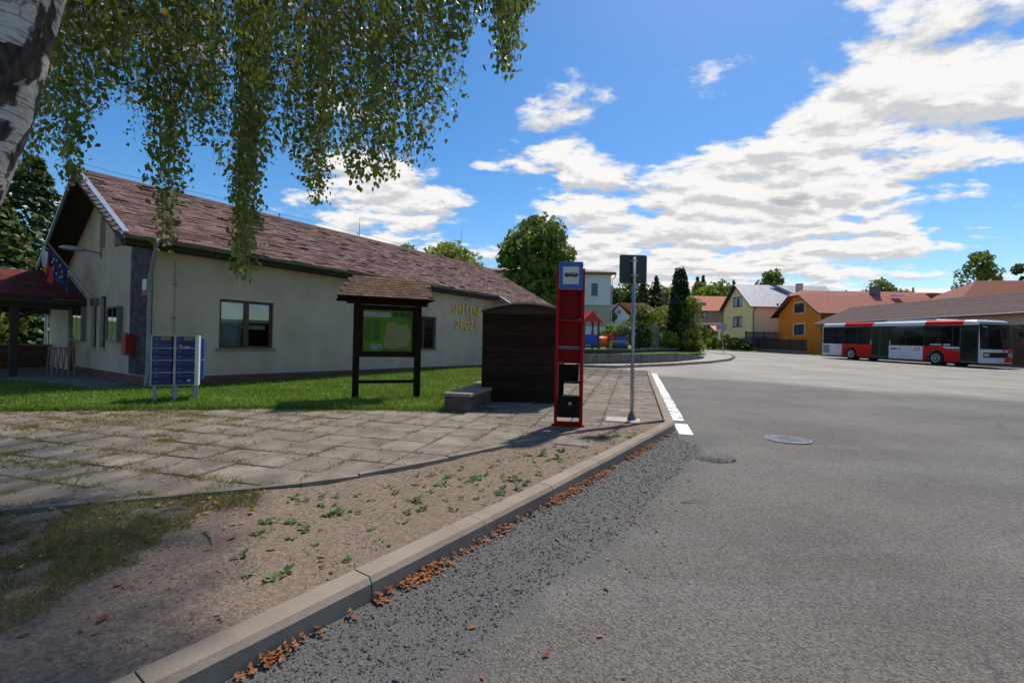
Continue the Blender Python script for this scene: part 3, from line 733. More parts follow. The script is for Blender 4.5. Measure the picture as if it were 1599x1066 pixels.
B('blind', M('window_shelf', (.5, .52, .52), .8, .1), w1, (1.7, 2.92, .34, .36, 1.56, 1.68))
w2 = hall_window(8.57, 9.87, 1.0, 2.36, 2)
m = MB()
for k in range(8): m.box(8.6 + k * .175, 8.615 + k * .175, -.05, -.035, 1.02, 2.34)
for z in (1.04, 1.68, 2.31): m.box(8.56, 9.88, -.036, -.022, z, z + .02)
m.build('grille', M('black_iron', (.02, .02, .02), .5), w2)
# gable windows, entrance door
for a, b, c, d in gab_holes[:2]:
    w = B('window', M('timber_panel', (.055, .045, .035), .7, .2, 5), hall, (.08, .14, a, a + .06, c, d), (.08, .14, b - .06, b, c, d), (.08, .14, a + .06, b - .06, c, c + .06), (.08, .14, a + .06, b - .06, d - .06, d))
    B('pane', M('brown_glass', (.05, .045, .038), .12, .2, 3, spec=.6), w, (.10, .115, a + .06, b - .06, c + .06, d - .06))
    B('sill', M_REND, w, (-.06, .08, a - .06, b + .06, c - .05, c - .005))
dr = B('door', M('door_dark', (.022, .016, .014), .5, .2), hall, (.05, .10, 6.9, 7.85, .05, 2.3))
B('handle', M_ZINC, dr, (.0, .05, 7.7, 7.74, 1.05, 1.18))
# slate-clad corner panel on the gable
cl = B('corner_cladding', M('clad_back', (.04, .04, .042), .9, .3), hall, (-.02, -.001, .02, 1.52, .3, 3.66))
M_SLATE = M('slate_strip', (.055, .05, .055), .85, .35, 7, .4, 60, objvar=.4, island=.4)
z = .3; sm = MB(); sm.box(-.016, 0, 0, .29, 0, .13); sme = sm.mesh('slate', M_SLATE); r_ = 0
while z < 3.5:
    for k in range(5):
        o = link('slate', sme, cl, (-.02 - .004 * random.random(), .025 + k * .295 , z), (0, -.06 + random.gauss(0, .02), 0))
    z += .122; r_ += 1
# ---- roof
RT = .06
def rp(x, q, dz=0.0, back=False):    # q = distance down the slope from the ridge, horizontally
    y = 4 - q if not back else 4 + q
    return Vector((x, y, RZ - SLOPE * q + dz))
roof = MB(); q1 = 4 + EO; q2 = 6.1; X0, X1, XS = -OV, LEN + .6, 13.7
for pts_ in ([rp(X0, 0), rp(X1, 0), rp(X1, q1), rp(X0, q1)],):
    pass
def slab_roof(m, P4, t):
    n = (P4[1] - P4[0]).cross(P4[3] - P4[0]).normalized()
    if n.z < 0: n = -n
    lo = [p - n * t for p in P4]; m.add(P4 + lo, [(0, 1, 2, 3), (7, 6, 5, 4), (0, 4, 5, 1), (1, 5, 6, 2), (2, 6, 7, 3), (3, 7, 4, 0)])
slab_roof(roof, [rp(X0, 0), rp(XS, 0), rp(XS, q1), rp(X0, q1)], RT); slab_roof(roof, [rp(XS, 0), rp(X1, 0), rp(X1, q2), rp(XS, q2)], RT)
slab_roof(roof, [rp(X0, 0, 0, True), rp(X1, 0, 0, True), rp(X1, q1, 0, True), rp(X0, q1, 0, True)], RT)
ro = roof.build('roof', M('roof_deck', (.05, .038, .033), .9, .2), hall)
# shingles: real overlapping tabs
sl_len = math.hypot(1, SLOPE); ang = math.atan(SLOPE)
tab = MB(); tab.box(.004, .326, -.19, 0, .0, .010); tab_me = tab.mesh('shingle', M_SHING)
rest = MB(); cand = []
rows = int(q2 * sl_len / .145)
for r in range(rows):
    dist = (r + 1) * .145; q = dist / sl_len
    for k in range(int((X1 - X0) / .33) + 1):
        x = X0 + k * .33 - (.165 if r % 2 else 0); x_ = max(x, X0 - .02)
        if x + .33 > X1 + .03: continue
        if q > q1 + .03 and x < XS: continue
        cand.append((x, q, r))
def seen_px(x, q):
    wp = hall.matrix_world if False else None
    lp_ = rp(x, q); w = C0 + BD * lp_.x + Vector((-BD.y, BD.x, 0)) * lp_.y + Vector((0, 0, lp_.z)); return proj(w)
cand = [(seen_px(x, q)[2] + 0.0, x, q, r) for x, q, r in cand]; cand.sort()
for i, (d, x, q, r) in enumerate(cand):
    b = rp(x, q, .004); wild = 1.0 if random.random() < .72 else 2.6
    a = ang + random.gauss(.035, .012) * wild; tw = random.gauss(0, .012) * wild
    # tab axes: +y local of the tab points up the slope
    rot = Matrix.Rotation(ang, 3, 'X') @ Matrix.Rotation(-abs(random.gauss(.05, .025)) * wild, 3, 'X') @ Matrix.Rotation(tw, 3, 'Z')
    # pivot at the upper edge of the tab
    pivot = rp(x, q - .19 / sl_len, .006)
    if i < 300:
        o = link('shingle', tab_me, ro, pivot); o.rotation_euler = rot.to_euler()
    else:
        for v in tab.v: pass
        rest.add([pivot + rot @ Vector(v) for v in tab.v], tab.f)
tag(rest.build('shingle_field', M_SHING, ro), kind='stuff')
# ridge cap, verge boards with zinc flashing, soffits, gutter, downpipe, lightning rods
m = MB(); m.extr([(4 - .16, RZ - SLOPE * .16 + .03), (4, RZ + .05), (4 + .16, RZ - SLOPE * .16 + .03), (4, RZ + .0)], 'x', X0, X1); m.build('ridge_cap', M_SHING, ro)
m = MB()
for bk_ in (False, True):
    slab_roof(m, [rp(X0 - .02, 0, -.03, bk_), rp(X0 + .03, 0, -.03, bk_), rp(X0 + .03, q1, -.03, bk_), rp(X0 - .02, q1, -.03, bk_)], .2)
m.build('verge_board', M_DARKW, ro)
m = MB(); slab_roof(m, [rp(X0 - .03, -.01, .075), rp(X0 + .09, -.01, .075), rp(X0 + .09, q1 + .02, .075), rp(X0 - .03, q1 + .02, .075)], .11); m.build('verge_flashing', M_ZINC, ro)
m = MB(); slab_roof(m, [rp(XS - .03, q1 + .05, .03), rp(XS + .06, q1 + .05, .03), rp(XS + .06, q2, .03), rp(XS - .03, q2, .03)], .16); m.build('verge_flashing', M_ZINC, ro)
m = MB(); slab_roof(m, [rp(X0 - .025, -.01, .03, True), rp(X0 + .02, -.01, .03, True), rp(X0 + .02, q1 + .02, .03, True), rp(X0 - .025, q1 + .02, .03, True)], .06); m.build('verge_flashing', M_ZINC, ro)
m = MB()    # boarded undersides
for bk_ in (False, True):
    for k in range(30):
        qa, qb = q1 * k / 30, q1 * (k + 1) / 30 - .012
        P4 = [rp(X0 + .03, qa, -.07, bk_), rp(-.005, qa, -.07, bk_), rp(-.005, qb, -.07, bk_), rp(X0 + .03, qb, -.07, bk_)]; slab_roof(m, P4, .02)
tag(m.build('soffit_boards', M_DARKW, ro), kind='stuff')
B('eave_box', M_DARKW, ro, (X0 + .02, XS, -EO + .02, -.005, EZ - .2, EZ - .14), (X0 + .02, XS, -EO + .0, -EO + .025, EZ - .2, EZ - .03))
m = MB(); m.face([(X0, -EO, EZ - .22), (X0, 0.1, EZ - .22), (X0, .1, EZ + .2), (X0, -EO, EZ - .05)]); m.extr([(-EO, EZ - .22), (.28, EZ - .22), (.28, EZ + .3), (-EO, EZ - .06)], 'x', X0 + .005, X0 + .035)
m.build('eave_end_board', M('weathered_board', (.11, .09, .075), .9, .3, 8, stretch=(1, 8, 1)), ro)
m = MB()
sec = [(-.075 * math.cos(t), -.075 * math.sin(t)) for t in np.linspace(0, math.pi, 9)] + [(.066 * math.cos(t), -.066 * math.sin(t)) for t in np.linspace(0, math.pi, 9)]
m.extr([(-EO - .075 + p[0], EZ - .03 + p[1]) for p in sec], 'x', X0 - .02, XS - .05); m.build('gutter', M_GUT, ro, smooth=False)
m = MB()
for k in range(18): x = X0 + .3 + k * .8; m.box(x, x + .025, -EO - .16, -EO, EZ - .025, EZ - .01) if x < XS else None
m.build('gutter_bracket', M_GUT, ro)
m = MB(); m.tube([(-.12, -EO - .07, EZ - .09), (-.12, -EO - .05, EZ - .25), (-.1, -.30, EZ - .55), (-.09, -.1, EZ - .85), (-.09, -.085, 2.0), (-.09, -.085, .45), (-.13, -.14, .2), (-.16, -.2, -.02)], .045, 10)
m.tube([(-.12, -EO - .07, EZ - .02), (-.12, -EO - .07, EZ - .2)], [.085, .056], 10)
for z in (.7, 1.7, 2.6): m.tube([(-.09, -.085, z), (-.09, -.085, z + .03)], .062, 10)
m.build('downpipe', M('pipe_zinc', (.20, .225, .235), .5, .2, 6, metal=.3), hall, smooth=True)
for x in (1.6, 5.2, 8.8, 12.4, 15.5):
    m = MB(); m.tube([(x, 4, RZ), (x, 4, RZ + .2)], .012, 5); m.box(x - .05, x + .05, 3.97, 4.03, RZ + .12, RZ + .135); m.build('wire_holder', M_GUT, ro)
m = MB(); m.tube([(x, 4, RZ + .2 - (.03 if i % 2 else 0)) for i, x in enumerate(np.linspace(X0 + .2, X1, 24))], .006, 4); m.build('lightning_wire', M_GUT, ro)
m = MB(); m.tube([(15.9, 4, RZ), (15.9, 4, RZ + 1.9)], [.02, .008], 6); m.tube([(8.9, 4, RZ), (8.9, 4, RZ + .9)], [.018, .008], 6); m.build('aerial', M_GUT, ro)
m = MB(); m.tube([(.45, -.02, 3.2), (.45, -.02, .5)], .006, 5); m.box(.42, .48, -.05, 0, 2.6, 2.64); m.box(.42, .48, -.05, 0, 1.75, 1.79); m.build('conductor', M_GUT, hall)
# items mounted on the gable
def onwall(name, y, z, label, cat): 
    p = C0 + Vector((-BD.y, BD.x, 0)) * y + Vector((0, 0, z)); return empty(name, p, BANG, label, cat)
M_GREYB = M('grey_box', (.17, .175, .17), .5, .1, metal=.2)
M_PAPER = M('notice_paper', (.42, .45, .46), .8, .4, 5, col2=(.62, .63, .6))
for y, z, w, h, lab, pm in ((2.2, 1.12, 1.0, .98, 'glazed grey notice case with white papers beside the red letter box', M_PAPER), (5.7, 1.1, 1.25, 1.1, 'wide glazed green notice case beside the porch', M('green_felt', (.10, .15, .09), .8, .5, 3, col2=(.32, .38, .30)))):
    c = onwall('notice_case', y, z, lab, 'notice case')
    B('case', M_GREYB, c, (-.13, -.001, 0, w, 0, .05), (-.13, -.001, 0, w, h - .05, h), (-.13, -.001, 0, .05, .05, h - .05), (-.13, -.001, w - .05, w, .05, h - .05), (-.11, -.09, w / 2 - .02, w / 2 + .02, .05, h - .05))
    B('backing', pm, c, (-.03, -.012, .05, w - .05, .05, h - .05))
    if pm is M_PAPER:
        for k in range(4): B('paper', M('white_paper', (.6, .62, .62), .8, .12), c, (-.036, -.031, .08 + (k % 2) * .25, .28 + (k % 2) * .25, .12 + (k // 2) * .38, .42 + (k // 2) * .38))
    B('pane', GLASS, c, (-.105, -.101, .05, w - .05, .05, h - .05))
c = onwall('letter_box', .95, .82, 'red wall letter box on the dark slate corner of the hall', 'letter box')
mb = MB(); mb.bbox(-.26, -.024, 0, .34, 0, .52, .03); mb.build('body', M('post_red', (.30, .022, .018), .45, .1, coat=.2), c)
B('flap', M('post_red_dark', (.16, .012, .01), .4), c, (-.272, -.258, .04, .30, .36, .41))
c = onwall('fire_extinguisher', 1.62, .82, 'slim red cylinder fixed beside the red letter box', 'extinguisher')
m = MB(); m.tube([(-.1, .06, 0), (-.1, .06, .42), (-.1, .06, .5)], [.06, .06, .025], 12); m.build('cylinder', M('signal_red', (.45, .03, .02), .4, .1, coat=.3), c, True); B('bracket', M_GREYB, c, (-.10, 0, .13, .2, -.05, .55))
c = onwall('house_plate', .25, 2.3, 'small red and white enamel plate beside the downpipe', 'plate')
B('plate', M('enamel_white', (.66, .6, .58), .4, .05), c, (-.06, -.045, 0, .3, 0, .42)); B('band', M('enamel_red', (.45, .05, .04), .4, .05), c, (-.066, -.061, 0, .3, 0, .15)); B('stud', M_GREYB, c, (-.05, -.02, .13, .17, .2, .23))
c = onwall('wall_lamp', 4.3, 3.75, 'grey street lamp on a short arm fixed to the gable', 'lamp')
m = MB(); m.tube([(-.02, 0, 0), (-.17, .07, .03), (-.34, .16, .05)], .025, 8); m.build('arm', M_GREYB, c)
m = MB(); m.tube([(-.3, .14, .04), (-.4, .2, .07), (-.58, .3, .10), (-.76, .4, .12), (-.84, .45, .12)], [.04, .10, .125, .10, .03], 12)
for i, v in enumerate(m.v): m.v[i] = (v[0], v[1], .07 + (v[2] - .07) * .6)
m.build('lamp_head', M('lamp_grey', (.30, .32, .34), .4, .1), c, True)
B('wall_plate', M_GREYB, c, (-.03, 0, -.04, .04, -.12, .12))
# flags
c = onwall('flag_holder', 4.42, 2.25, 'pair of slanting wooden flag poles with furled blue and tricolour flags', 'flags')
ft = Vector((-.95, .95, 1.75))
for dy, nm in ((0, 'pole'), (.5, 'pole')):
    m = MB(); m.tube([(-.02, dy, 0), Vector((-.02, dy, 0)) + ft], .017, 7); m.build(nm, M('pole_wood', (.33, .19, .11), .6, .15), c)
B('socket', M_GREYB, c, (-.1, 0, -.05, .05, -.06, .16), (-.1, 0, .45, .55, -.06, .16))
def flag(base, mats, wds):
    for mt, (t0, t1), nm in zip(mats, wds, ('flag_cloth',) * 9):
        m = MB(); n = 10
        for i in range(n):
            for j in range(6):
                def pt(i_, j_):
                    u = t0 + (t1 - t0) * i_ / n; v = j_ / 6
                    # cloth hangs down from the upper pole
                    p = base + ft * (.62 + .36 * u) + Vector((.03 * math.sin(u * 22 + v * 2), .07 * math.sin(u * 17) * v, -.80 * v * (1 - .22 * u) + .0))
                    return p + Vector((.08 * v * math.sin(u * 9), .06 * v, 0))
                m.face([pt(i, j), pt(i + 1, j), pt(i + 1, j + 1), pt(i, j + 1)])
        m.build('flag_cloth', mt, c, True)
fb = M('flag_blue', (.018, .035, .16), .8, .15); fwh = M('flag_white', (.6, .6, .62), .8, .1); frd = M('flag_red', (.5, .03, .03), .8, .1)
flag(Vector((-.02, 0, 0)), [fb], [(0, 1)])
flag(Vector((-.08, .5, 0)), [frd, fwh], [(.35, .7), (.7, 1.0)])
m = MB()
for k in range(9):
    a = 2 * math.pi * k / 9; p = Vector((-.02, 0, 0)) + ft * (.78 + .10 * math.cos(a)) + Vector((-.035, -.03, -.36 + .2 * math.sin(a)))
    m.box(p.x - .012, p.x + .012, p.y - .03, p.y + .03, p.z - .03, p.z + .03)
m.build('stars', M('flag_gold', (.6, .45, .05), .6), c)
# lettering on the long wall
lm = M('gold_letter', (.85, .60, .18), .45, .12, 6)
sg = empty('shop_lettering', C0 + BD * 10.8 + Vector((0, 0, 0)), BANG, 'raised gold letters SMÍŠENÉ ZBOŽÍ on the hall wall', 'lettering')
for line, z, x0, adv, size in (('SMÍŠENÉ', 2.58, .10, .305, .56), ('ZBOŽÍ', 1.92, .36, .325, .56)):
    for k, chh in enumerate(line):
        x = x0 + k * adv
        o = link('letter', text_mesh(chh, size, .03, lm, 'letter'), sg, (x, -.055, z), (math.pi / 2, 0, 0)); o.scale = (.82, 1, 1)

# ---- porch against the gable
porch = empty('entrance_porch', C0, BANG, 'timber entrance porch with dark red shingle roof and low brick wall', 'porch')
M_RED = M('red_shingle', (.125, .032, .026), .95, .3, 6, .4, 100, spec=.15, island=.3, objvar=.3); M_POST = M('dark_post', (.045, .032, .024), .8, .25, 5, .3, 40, stretch=(6, 6, 1))
yA, yR, yB, zE, zR, xE = 5.65, 8.3, 10.9, 2.42, 3.42, -4.6
m = MB(); slab_roof(m, [Vector((xE, yA, zE)), Vector((-.01, yA, zE)), Vector((-.01, yR, zR)), Vector((xE, yR, zR))], .05); slab_roof(m, [Vector((xE, yB, zE)), Vector((-.01, yB, zE)), Vector((-.01, yR, zR)), Vector((xE, yR, zR))], .05)
pr = m.build('roof', M('porch_deck', (.06, .03, .025), .9, .2), porch)
m = MB(); sl2 = math.hypot(yR - yA, zR - zE); an2 = math.atan2(zR - zE, yR - yA); cnt = 0
tb = MB(); tb.box(.004, .326, 0, .2, 0, .01); tbm = tb.mesh('shingle', M_RED)
for r in range(int(sl2 / .15)):
    d = r * .15; y = yA + math.cos(an2) * d; z = zE + math.sin(an2) * d + .008
    for k in range(14):
        x = xE + k * .33 + (.16 if r % 2 else 0)
        if x + .33 > 0: continue
        o = link('shingle', tbm, pr, (x, y, z)); o.rotation_euler = (an2 - .045 + random.gauss(0, .012), 0, random.gauss(0, .01))
B('eave_board', M_POST, porch, (xE, -.01, yA + .02, yA + .06, zE - .2, zE - .06), (xE, -.01, yB - .06, yB - .02, zE - .2, zE - .06))
B('beam', M_POST, porch, (xE, -.02, yA + .2, yA + .38, zE - .36, zE - .18), (xE, -.02, yB - .38, yB - .2, zE - .36, zE - .18))
for x, y in ((-1.62, yA + .2), (-1.98, yA + .22), (-4.3, yA + .2), (-1.6, yB - .38), (-4.3, yB - .38)): B('post', M_POST, porch, (x, x + .17, y, y + .17, -.05, zE - .37))
m = MB(); m.tube([(-1.55, yA + .29, 1.75), (-.9, yA + .29, zE - .36)], .06, 6); m.build('brace', M_POST, porch)
lw = B('low_wall', M_MORT, porch, (-3.9, -.05, 10.1, 10.28, -.1, .88)); bp_ = MB(); bp_.box(0, .235, -.012, .03, 0, .06); bpm = bp_.mesh('brick', M('porch_brick', (.09, .038, .028), .9, .25, 10, objvar=.3))
for r in range(12):
    for k in range(15): link('brick', bpm, lw, (-3.88 + k * .25 + (.12 if r % 2 else 0), 10.095, .02 + r * .071))
B('wall_cap', M('cap_stone', (.25, .22, .19), .9, .15), porch, (-3.95, -.03, 10.04, 10.34, .882, .93))
B('floor', M('porch_floor', (.16, .12, .10), .9, .25, 5), porch, (-4.2, -.02, 5.9, 10.1, -.1, .035))
an = empty('annex_wall', C0 + Vector((-BD.y, BD.x, 0)) * 8.02, BANG, 'plain white rendered annex wall behind the porch', 'wall')
B('wall', M('white_render', (.55, .52, .48), .9, .1, 2, .4, 120), an, (.0, .3, 0, 2.6, -.4, 3.0)); m = MB(); m.tube([(-.08, 2.66, 2.9), (-.08, 2.66, -.1)], .05, 8); m.build('downpipe', M_ZINC, an)
# slatted trestle leaning at the porch
rk = empty('slatted_rack', C0 + Vector((-BD.y, BD.x, 0)) * 5.0 - BD * .5 , BANG, 'slatted A-shaped orange wooden rack beside the porch', 'rack')
M_SLATW = M('orange_slat', (.34, .17, .09), .7, .2)
for sgn, dy in ((-1, 0), (1, .62)):
    for k in range(5):
        m = MB(); m.tube([(-.12 * k + .1, dy - sgn * -.02, .03), (-.12 * k + .1, dy + sgn * -.22, .92)], .016, 5); m.build('slat', M_SLATW, rk)
B('rail', M_SLATW, rk, (-.42, .14, .2, .24, .86, .9), (-.42, .14, .38, .42, .86, .9))

# ================================================================== STREET FURNITURE
def at(px, py, dz=.1): p = G(px, py, dz); return p
# ---- mailbox bank
a, b = at(236, 628, .12), at(301, 625, .12)
mdir = Vector((b.x - a.x, b.y - a.y, 0)); mw = mdir.length + .06; mang = math.atan2(mdir.y, mdir.x) - .02
mbx = empty('mailbox_bank', (a.x, a.y, gz(a.y) + .1), mang, 'bank of dark blue mailboxes in a grey metal frame on legs', 'mailboxes')
M_BLUE = M('mailbox_blue', (.012, .022, .13), .45, .12, 5, coat=.1, objvar=.1); M_FRM = M('frame_grey', (.30, .31, .33), .45, .1, metal=.4); M_WHT = M('panel_white', (.55, .58, .62), .5, .06)
zb, zt = .34, 1.25; W = mw * .97
fr_ = B('frame', M_FRM, mbx, (-.03, W, .0, .30, zb - .02, zb), (-.03, W, 0, .30, zt, zt + .02), (-.03, -.005, 0, .30, zb, zt), (W / 2 - .02, W / 2 + .02, -.006, .30, zb, zt), (-.005, W, .28, .30, zb, zt))
B('side_panel', M_WHT, mbx, (W - .02, W + .04, -.012, .31, zb - .03, zt + .025))
dh = (zt - zb) / 8
for c_ in range(2):
    for r in range(8):
        x0 = .0 + c_ * (W / 2 + .02); x1 = x0 + W / 2 - .045; z0 = zb + r * dh + .004; z1 = z0 + dh - .008
        if r in (2, 4, 6): z0 += .010
        m = MB(); m.box(x0, x1, -.004, .26, z0, z1); d = m.build('door', M_BLUE, mbx)
        B('lock', M_FRM, d, (x0 + .05, x0 + .068, -.01, -.004, z0 + .045, z0 + .063)); B('slot', M('slot_dark', (.006, .008, .03), .6), d, (x0 + .12, x1 - .05, -.0055, -.004, z1 - .034, z1 - .018))
    B('sticker', M('yellow_sticker', (.26, .16, .04), .6, .2, 20), mbx, (x1 - .17, x1 - .02, -.007, -.0045, zt - .07, zt - .015))
for r in (2, 4, 6): B('rail', M_FRM, mbx, (-.005, W / 2 - .02, -.008, 0, zb + r * dh - .004, zb + r * dh + .010), (W / 2 + .02, W - .02, -.008, 0, zb + r * dh - .004, zb + r * dh + .010))
B('sticker', M('white_sticker', (.6, .62, .62), .6), mbx, (W * .80, W * .88, -.007, -.0045, zb + .06, zb + .09))
B('graffiti', M('scrawl', (.5, .35, .3), .6, .5, 30), mbx, (W * .6, W * .66, -.0075, -.0045, zb + .72, zb + .745), (W * .66, W * .74, -.0075, -.0045, zb + .70, zb + .715), (W * .74, W * .84, -.0075, -.0045, zb + .695, zb + .725))
for x in (.0, W / 2 - .03, W - .03): B('leg', M_FRM, mbx, (x, x + .06, .1, .16, -.1, zb - .02))
bb = empty('rear_mailbox_bank', (a.x, a.y, gz(a.y) + .1), mang, 'second bank of bright blue mailboxes standing back to back behind the grey frame', 'mailboxes')
B('cabinet', M('mailbox_blue2', (.02, .055, .30), .45, .1), bb, (.03, W + .09, .34, .62, zb + .08, zb + .44), (.03, W + .09, .34, .62, zb + .47, zt - .03))
B('divider', M_FRM, bb, (.03, W + .08, .345, .60, zb + .44, zb + .47))
for x in (.25, W - .1): B('leg', M_FRM, bb, (x, x + .05, .42, .47, -.1, zb + .08))
# ---- map board
a, b = at(554, 621, .12), at(650, 618, .12); d_ = Vector((b.x - a.x, b.y - a.y, 0)); bw = d_.length
bd = empty('map_board', (a.x, a.y, gz(a.y) + .12), math.atan2(d_.y, d_.x), 'dark timber map board with a green map under a small shingled roof', 'notice board')
M_TIM = M('stained_timber', (.018, .010, .007), .8, .3, 5, .25, 40, spec=.12, stretch=(6, 6, 1))
for x in (-.06, bw - .06): m = MB(); m.bbox(x, x + .13, -.065, .065, -.25, 1.97, .01); m.build('post', M_TIM, bd)
B('frame', M_TIM, bd, (.07, bw - .06, -.045, .045, .86, .98), (.07, bw - .06, -.045, .045, 1.86, 1.96), (.07, .13, -.045, .045, .98, 1.86), (bw - .12, bw - .06, -.045, .045, .98, 1.86))
B('rail', M_TIM, bd, (.07, bw - .06, -.03, .03, .30, .37)); B('beam', M_TIM, bd, (-.2, bw + .2, -.05, .05, 1.972, 2.06))
mpn = B('map_panel', M('map_green', (.13, .30, .03), .6, .12, 3, spec=.1), bd, (.13, bw - .12, -.012, .012, .98, 1.86))
mw_ = bw - .25
def flat(name, poly, mat, k): m = MB(); m.face([(.13 + p[0] * mw_, -.0135 - .001 * k, .98 + p[1] * .88) for p in poly]); return m.build(name, mat, mpn)
flat('map_area', [(.42, .12), (.55, .06), (.72, .1), (.93, .16), (.97, .45), (.9, .68), (.72, .62), (.66, .72), (.48, .70), (.44, .45)], M('map_beige', (.42, .33, .17), .6, .25, 6, col2=(.33, .38, .14)), 1)
flat('map_header', [(0, .83), (.55, .83), (.55, .95), (0, .95)], M('map_header', (.42, .46, .44), .6, .1), 1)
for k in range(3): flat('map_picture', [(.6 + k * .13, .84), (.71 + k * .13, .84), (.71 + k * .13, .97), (.6 + k * .13, .97)], M('map_tree', (.03, .11, .02), .6, .5, 14), 1)
flat('map_photo', [(.15, .05), (.38, .05), (.38, .17), (.15, .17)], M('map_photo', (.22, .25, .28), .6, .6, 12, col2=(.5, .52, .55)), 1)
flat('map_base', [(.4, .0), (1, .0), (1, .06), (.4, .06)], M('map_base', (.16, .12, .04), .6, .3, 6), 1)
flat('map_text_block', [(.03, .25), (.16, .25), (.16, .75), (.03, .75)], M('map_darkgreen', (.07, .17, .025), .6, .3, 30, stretch=(.2, 1, 6)), 1); flat('map_text_block', [(.19, .25), (.34, .25), (.34, .75), (.19, .75)], M('map_darkgreen', (.07, .17, .025)), 1)
for q in ([(.5, .35), (.62, .42), (.7, .55), (.68, .56), (.6, .44), (.49, .37)], [(.62, .42), (.85, .30), (.86, .32), (.63, .45)], [(.7, .55), (.74, .7), (.72, .7), (.68, .56)], [(.7, .5), (.92, .55), (.92, .57), (.69, .53)]): flat('map_road', q, M('map_road', (.30, .29, .33), .6), 2)
B('glass_sheet', glass_mat('board_glass', (.99, .99, .99), -.045), bd, (.13, bw - .12, -.03, -.026, .98, 1.86))
# roof, ridge along the board
M_BSH = M('brown_shingle', (.115, .062, .036), .95, .35, 12, .5, 90, island=.4, objvar=.4)
zr, ze, dep = 2.50, 2.08, .55
m = MB(); L_, R_ = -.40, bw + .24
for s_ in (-1, 1): slab_roof(m, [Vector((L_ + .25, 0, zr)), Vector((R_ - .0, 0, zr)), Vector((R_, s_ * dep, ze)), Vector((L_, s_ * dep, ze))], .035)
rf = m.build('roof', M_TIM, bd)
tb = MB(); tb.box(.002, .118, 0, .12, 0, .008); tbm = tb.mesh('shingle', M_BSH); an3 = math.atan2(zr - ze, dep); sl3 = math.hypot(dep, zr - ze)
for r in range(8):
    dd = r * .098; fx = .25 * dd / sl3
    for k in range(int((R_ - L_ - fx) / .12)):
        x = L_ + fx + k * .12 + (.06 if r % 2 else 0)
        if x + .12 > R_ + .02: continue
        o = link('shingle', tbm, rf, (x, -dep + math.cos(an3) * dd, ze + math.sin(an3) * dd + .006)); o.rotation_euler = (an3 - .07 + random.gauss(0, .02), 0, random.gauss(0, .02))
m = MB(); m.face([(R_ - .03, -dep + .03, ze - .03), (R_ - .03, dep - .03, ze - .03), (R_ - .03, 0, zr - .04)]); m.face([(L_ + .2, -dep + .1, ze), (L_ + .2, dep - .1, ze), (L_ + .26, 0, zr - .04)]); m.build('gable_board', M_TIM, rf)
# ---- bus shelter: dark horizontal boards, shallow arched roof
a, b = at(753, 627), at(868, 627)
sa = math.atan2(e1.y, e1.x) - math.pi / 2
sh = empty('bus_shelter', (a.x, a.y, gz(a.y) + .1), math.atan2(b.y - a.y, b.x - a.x) - R(9), 'dark brown boarded bus shelter with a shallow arched roof', 'bus shelter')
SW, SLn, SH = (b - a).length + .12, 3.4, 1.84
M_SH = M('shelter_board', (.026, .014, .009), .8, .3, 4, .25, 40, spec=.12, stretch=(1, 1, 9), objvar=.25)
nb = 16; bh = SH / nb
bm1 = MB(); bm1.bbox(0, SW, 0, .028, 0, bh - .006, .004); bme = bm1.mesh('board', M_SH); bm2 = MB(); bm2.box(-.028, 0, .03, SLn, 0, bh - .006); bme2 = bm2.mesh('board', M_SH)
wn = B('end_wall', M('shelter_dark', (.012, .009, .008), .9), sh, (.03, SW - .03, .03, .05, 0, SH)); wb = B('back_wall', M('shelter_dark', (.012, .009, .008), .9), sh, (.001, .02, .05, SLn, 0, SH)); wf = B('far_wall', M_SH, sh, (.02, SW, SLn - .04, SLn, 0, SH))
for k in range(nb):
    link('board', bme, wn, (0, random.uniform(-.002, .002), k * bh + .01)); link('board', bme2, wb, (0, 0, k * bh + .01))
for x, y in ((SW - .09, .06), (SW - .09, SLn - .15)): B('post', M_SH, sh, (x, x + .09, y, y + .09, 0, SH))
B('bench', M_SH, sh, (.3, .7, .1, SLn - .1, .42, .46))
m = MB(); n = 16
arc = [(-.05 + (SW + .1) * k / n, SH + .02 + .17 * math.sin(math.pi * k / n) ** .8) for k in range(n + 1)]
m.extr(arc + [(p[0], p[1] + .035) for p in reversed(arc)], 'y', -.22, SLn + .2); m.build('roof', M('shelter_roof', (.085, .065, .055), .8, .2), sh)
m = MB(); m.extr([(p[0] * .94 + .03, p[1] - .002) for p in arc] + [(SW, SH), (0, SH)], 'y', -.002, .03); m.build('roof_gable', M('shelter_gable', (.05, .035, .03), .8), sh)
m = MB()
for k in range(n): m.add([(arc[k][0], -.225, arc[k][1] + .0), (arc[k + 1][0], -.225, arc[k + 1][1]), (arc[k + 1][0], -.225, arc[k + 1][1] + .037), (arc[k][0], -.225, arc[k][1] + .037)], [(0, 1, 2, 3)])
m.build('roof_trim', M('trim_grey', (.22, .20, .18), .6), sh)
# ---- low wall beside the shelter
p = Vector((*LOWB[0], 0)); lwth = (Vector((*LOWB[1], 0)) - p).length
lo = empty('low_concrete_wall', (p.x, p.y, gz(p.y) + .08), sa + .02, 'low brown concrete wall with a paler coping running to the shelter', 'wall')
m = MB(); m.bbox(0, lwth, 0, 1.75, -.1, .29, .01); m.build('wall', M('brown_concrete', (.085, .068, .058), .9, .25, 4, .3, 60), lo)
for k in range(3): m = MB(); m.bbox(-.025, lwth + .025, -.03 + k * .6, .56 + k * .6, .292, .35, .008); m.build('coping', M('coping', (.25, .20, .165), .9, .15, 5), lo)
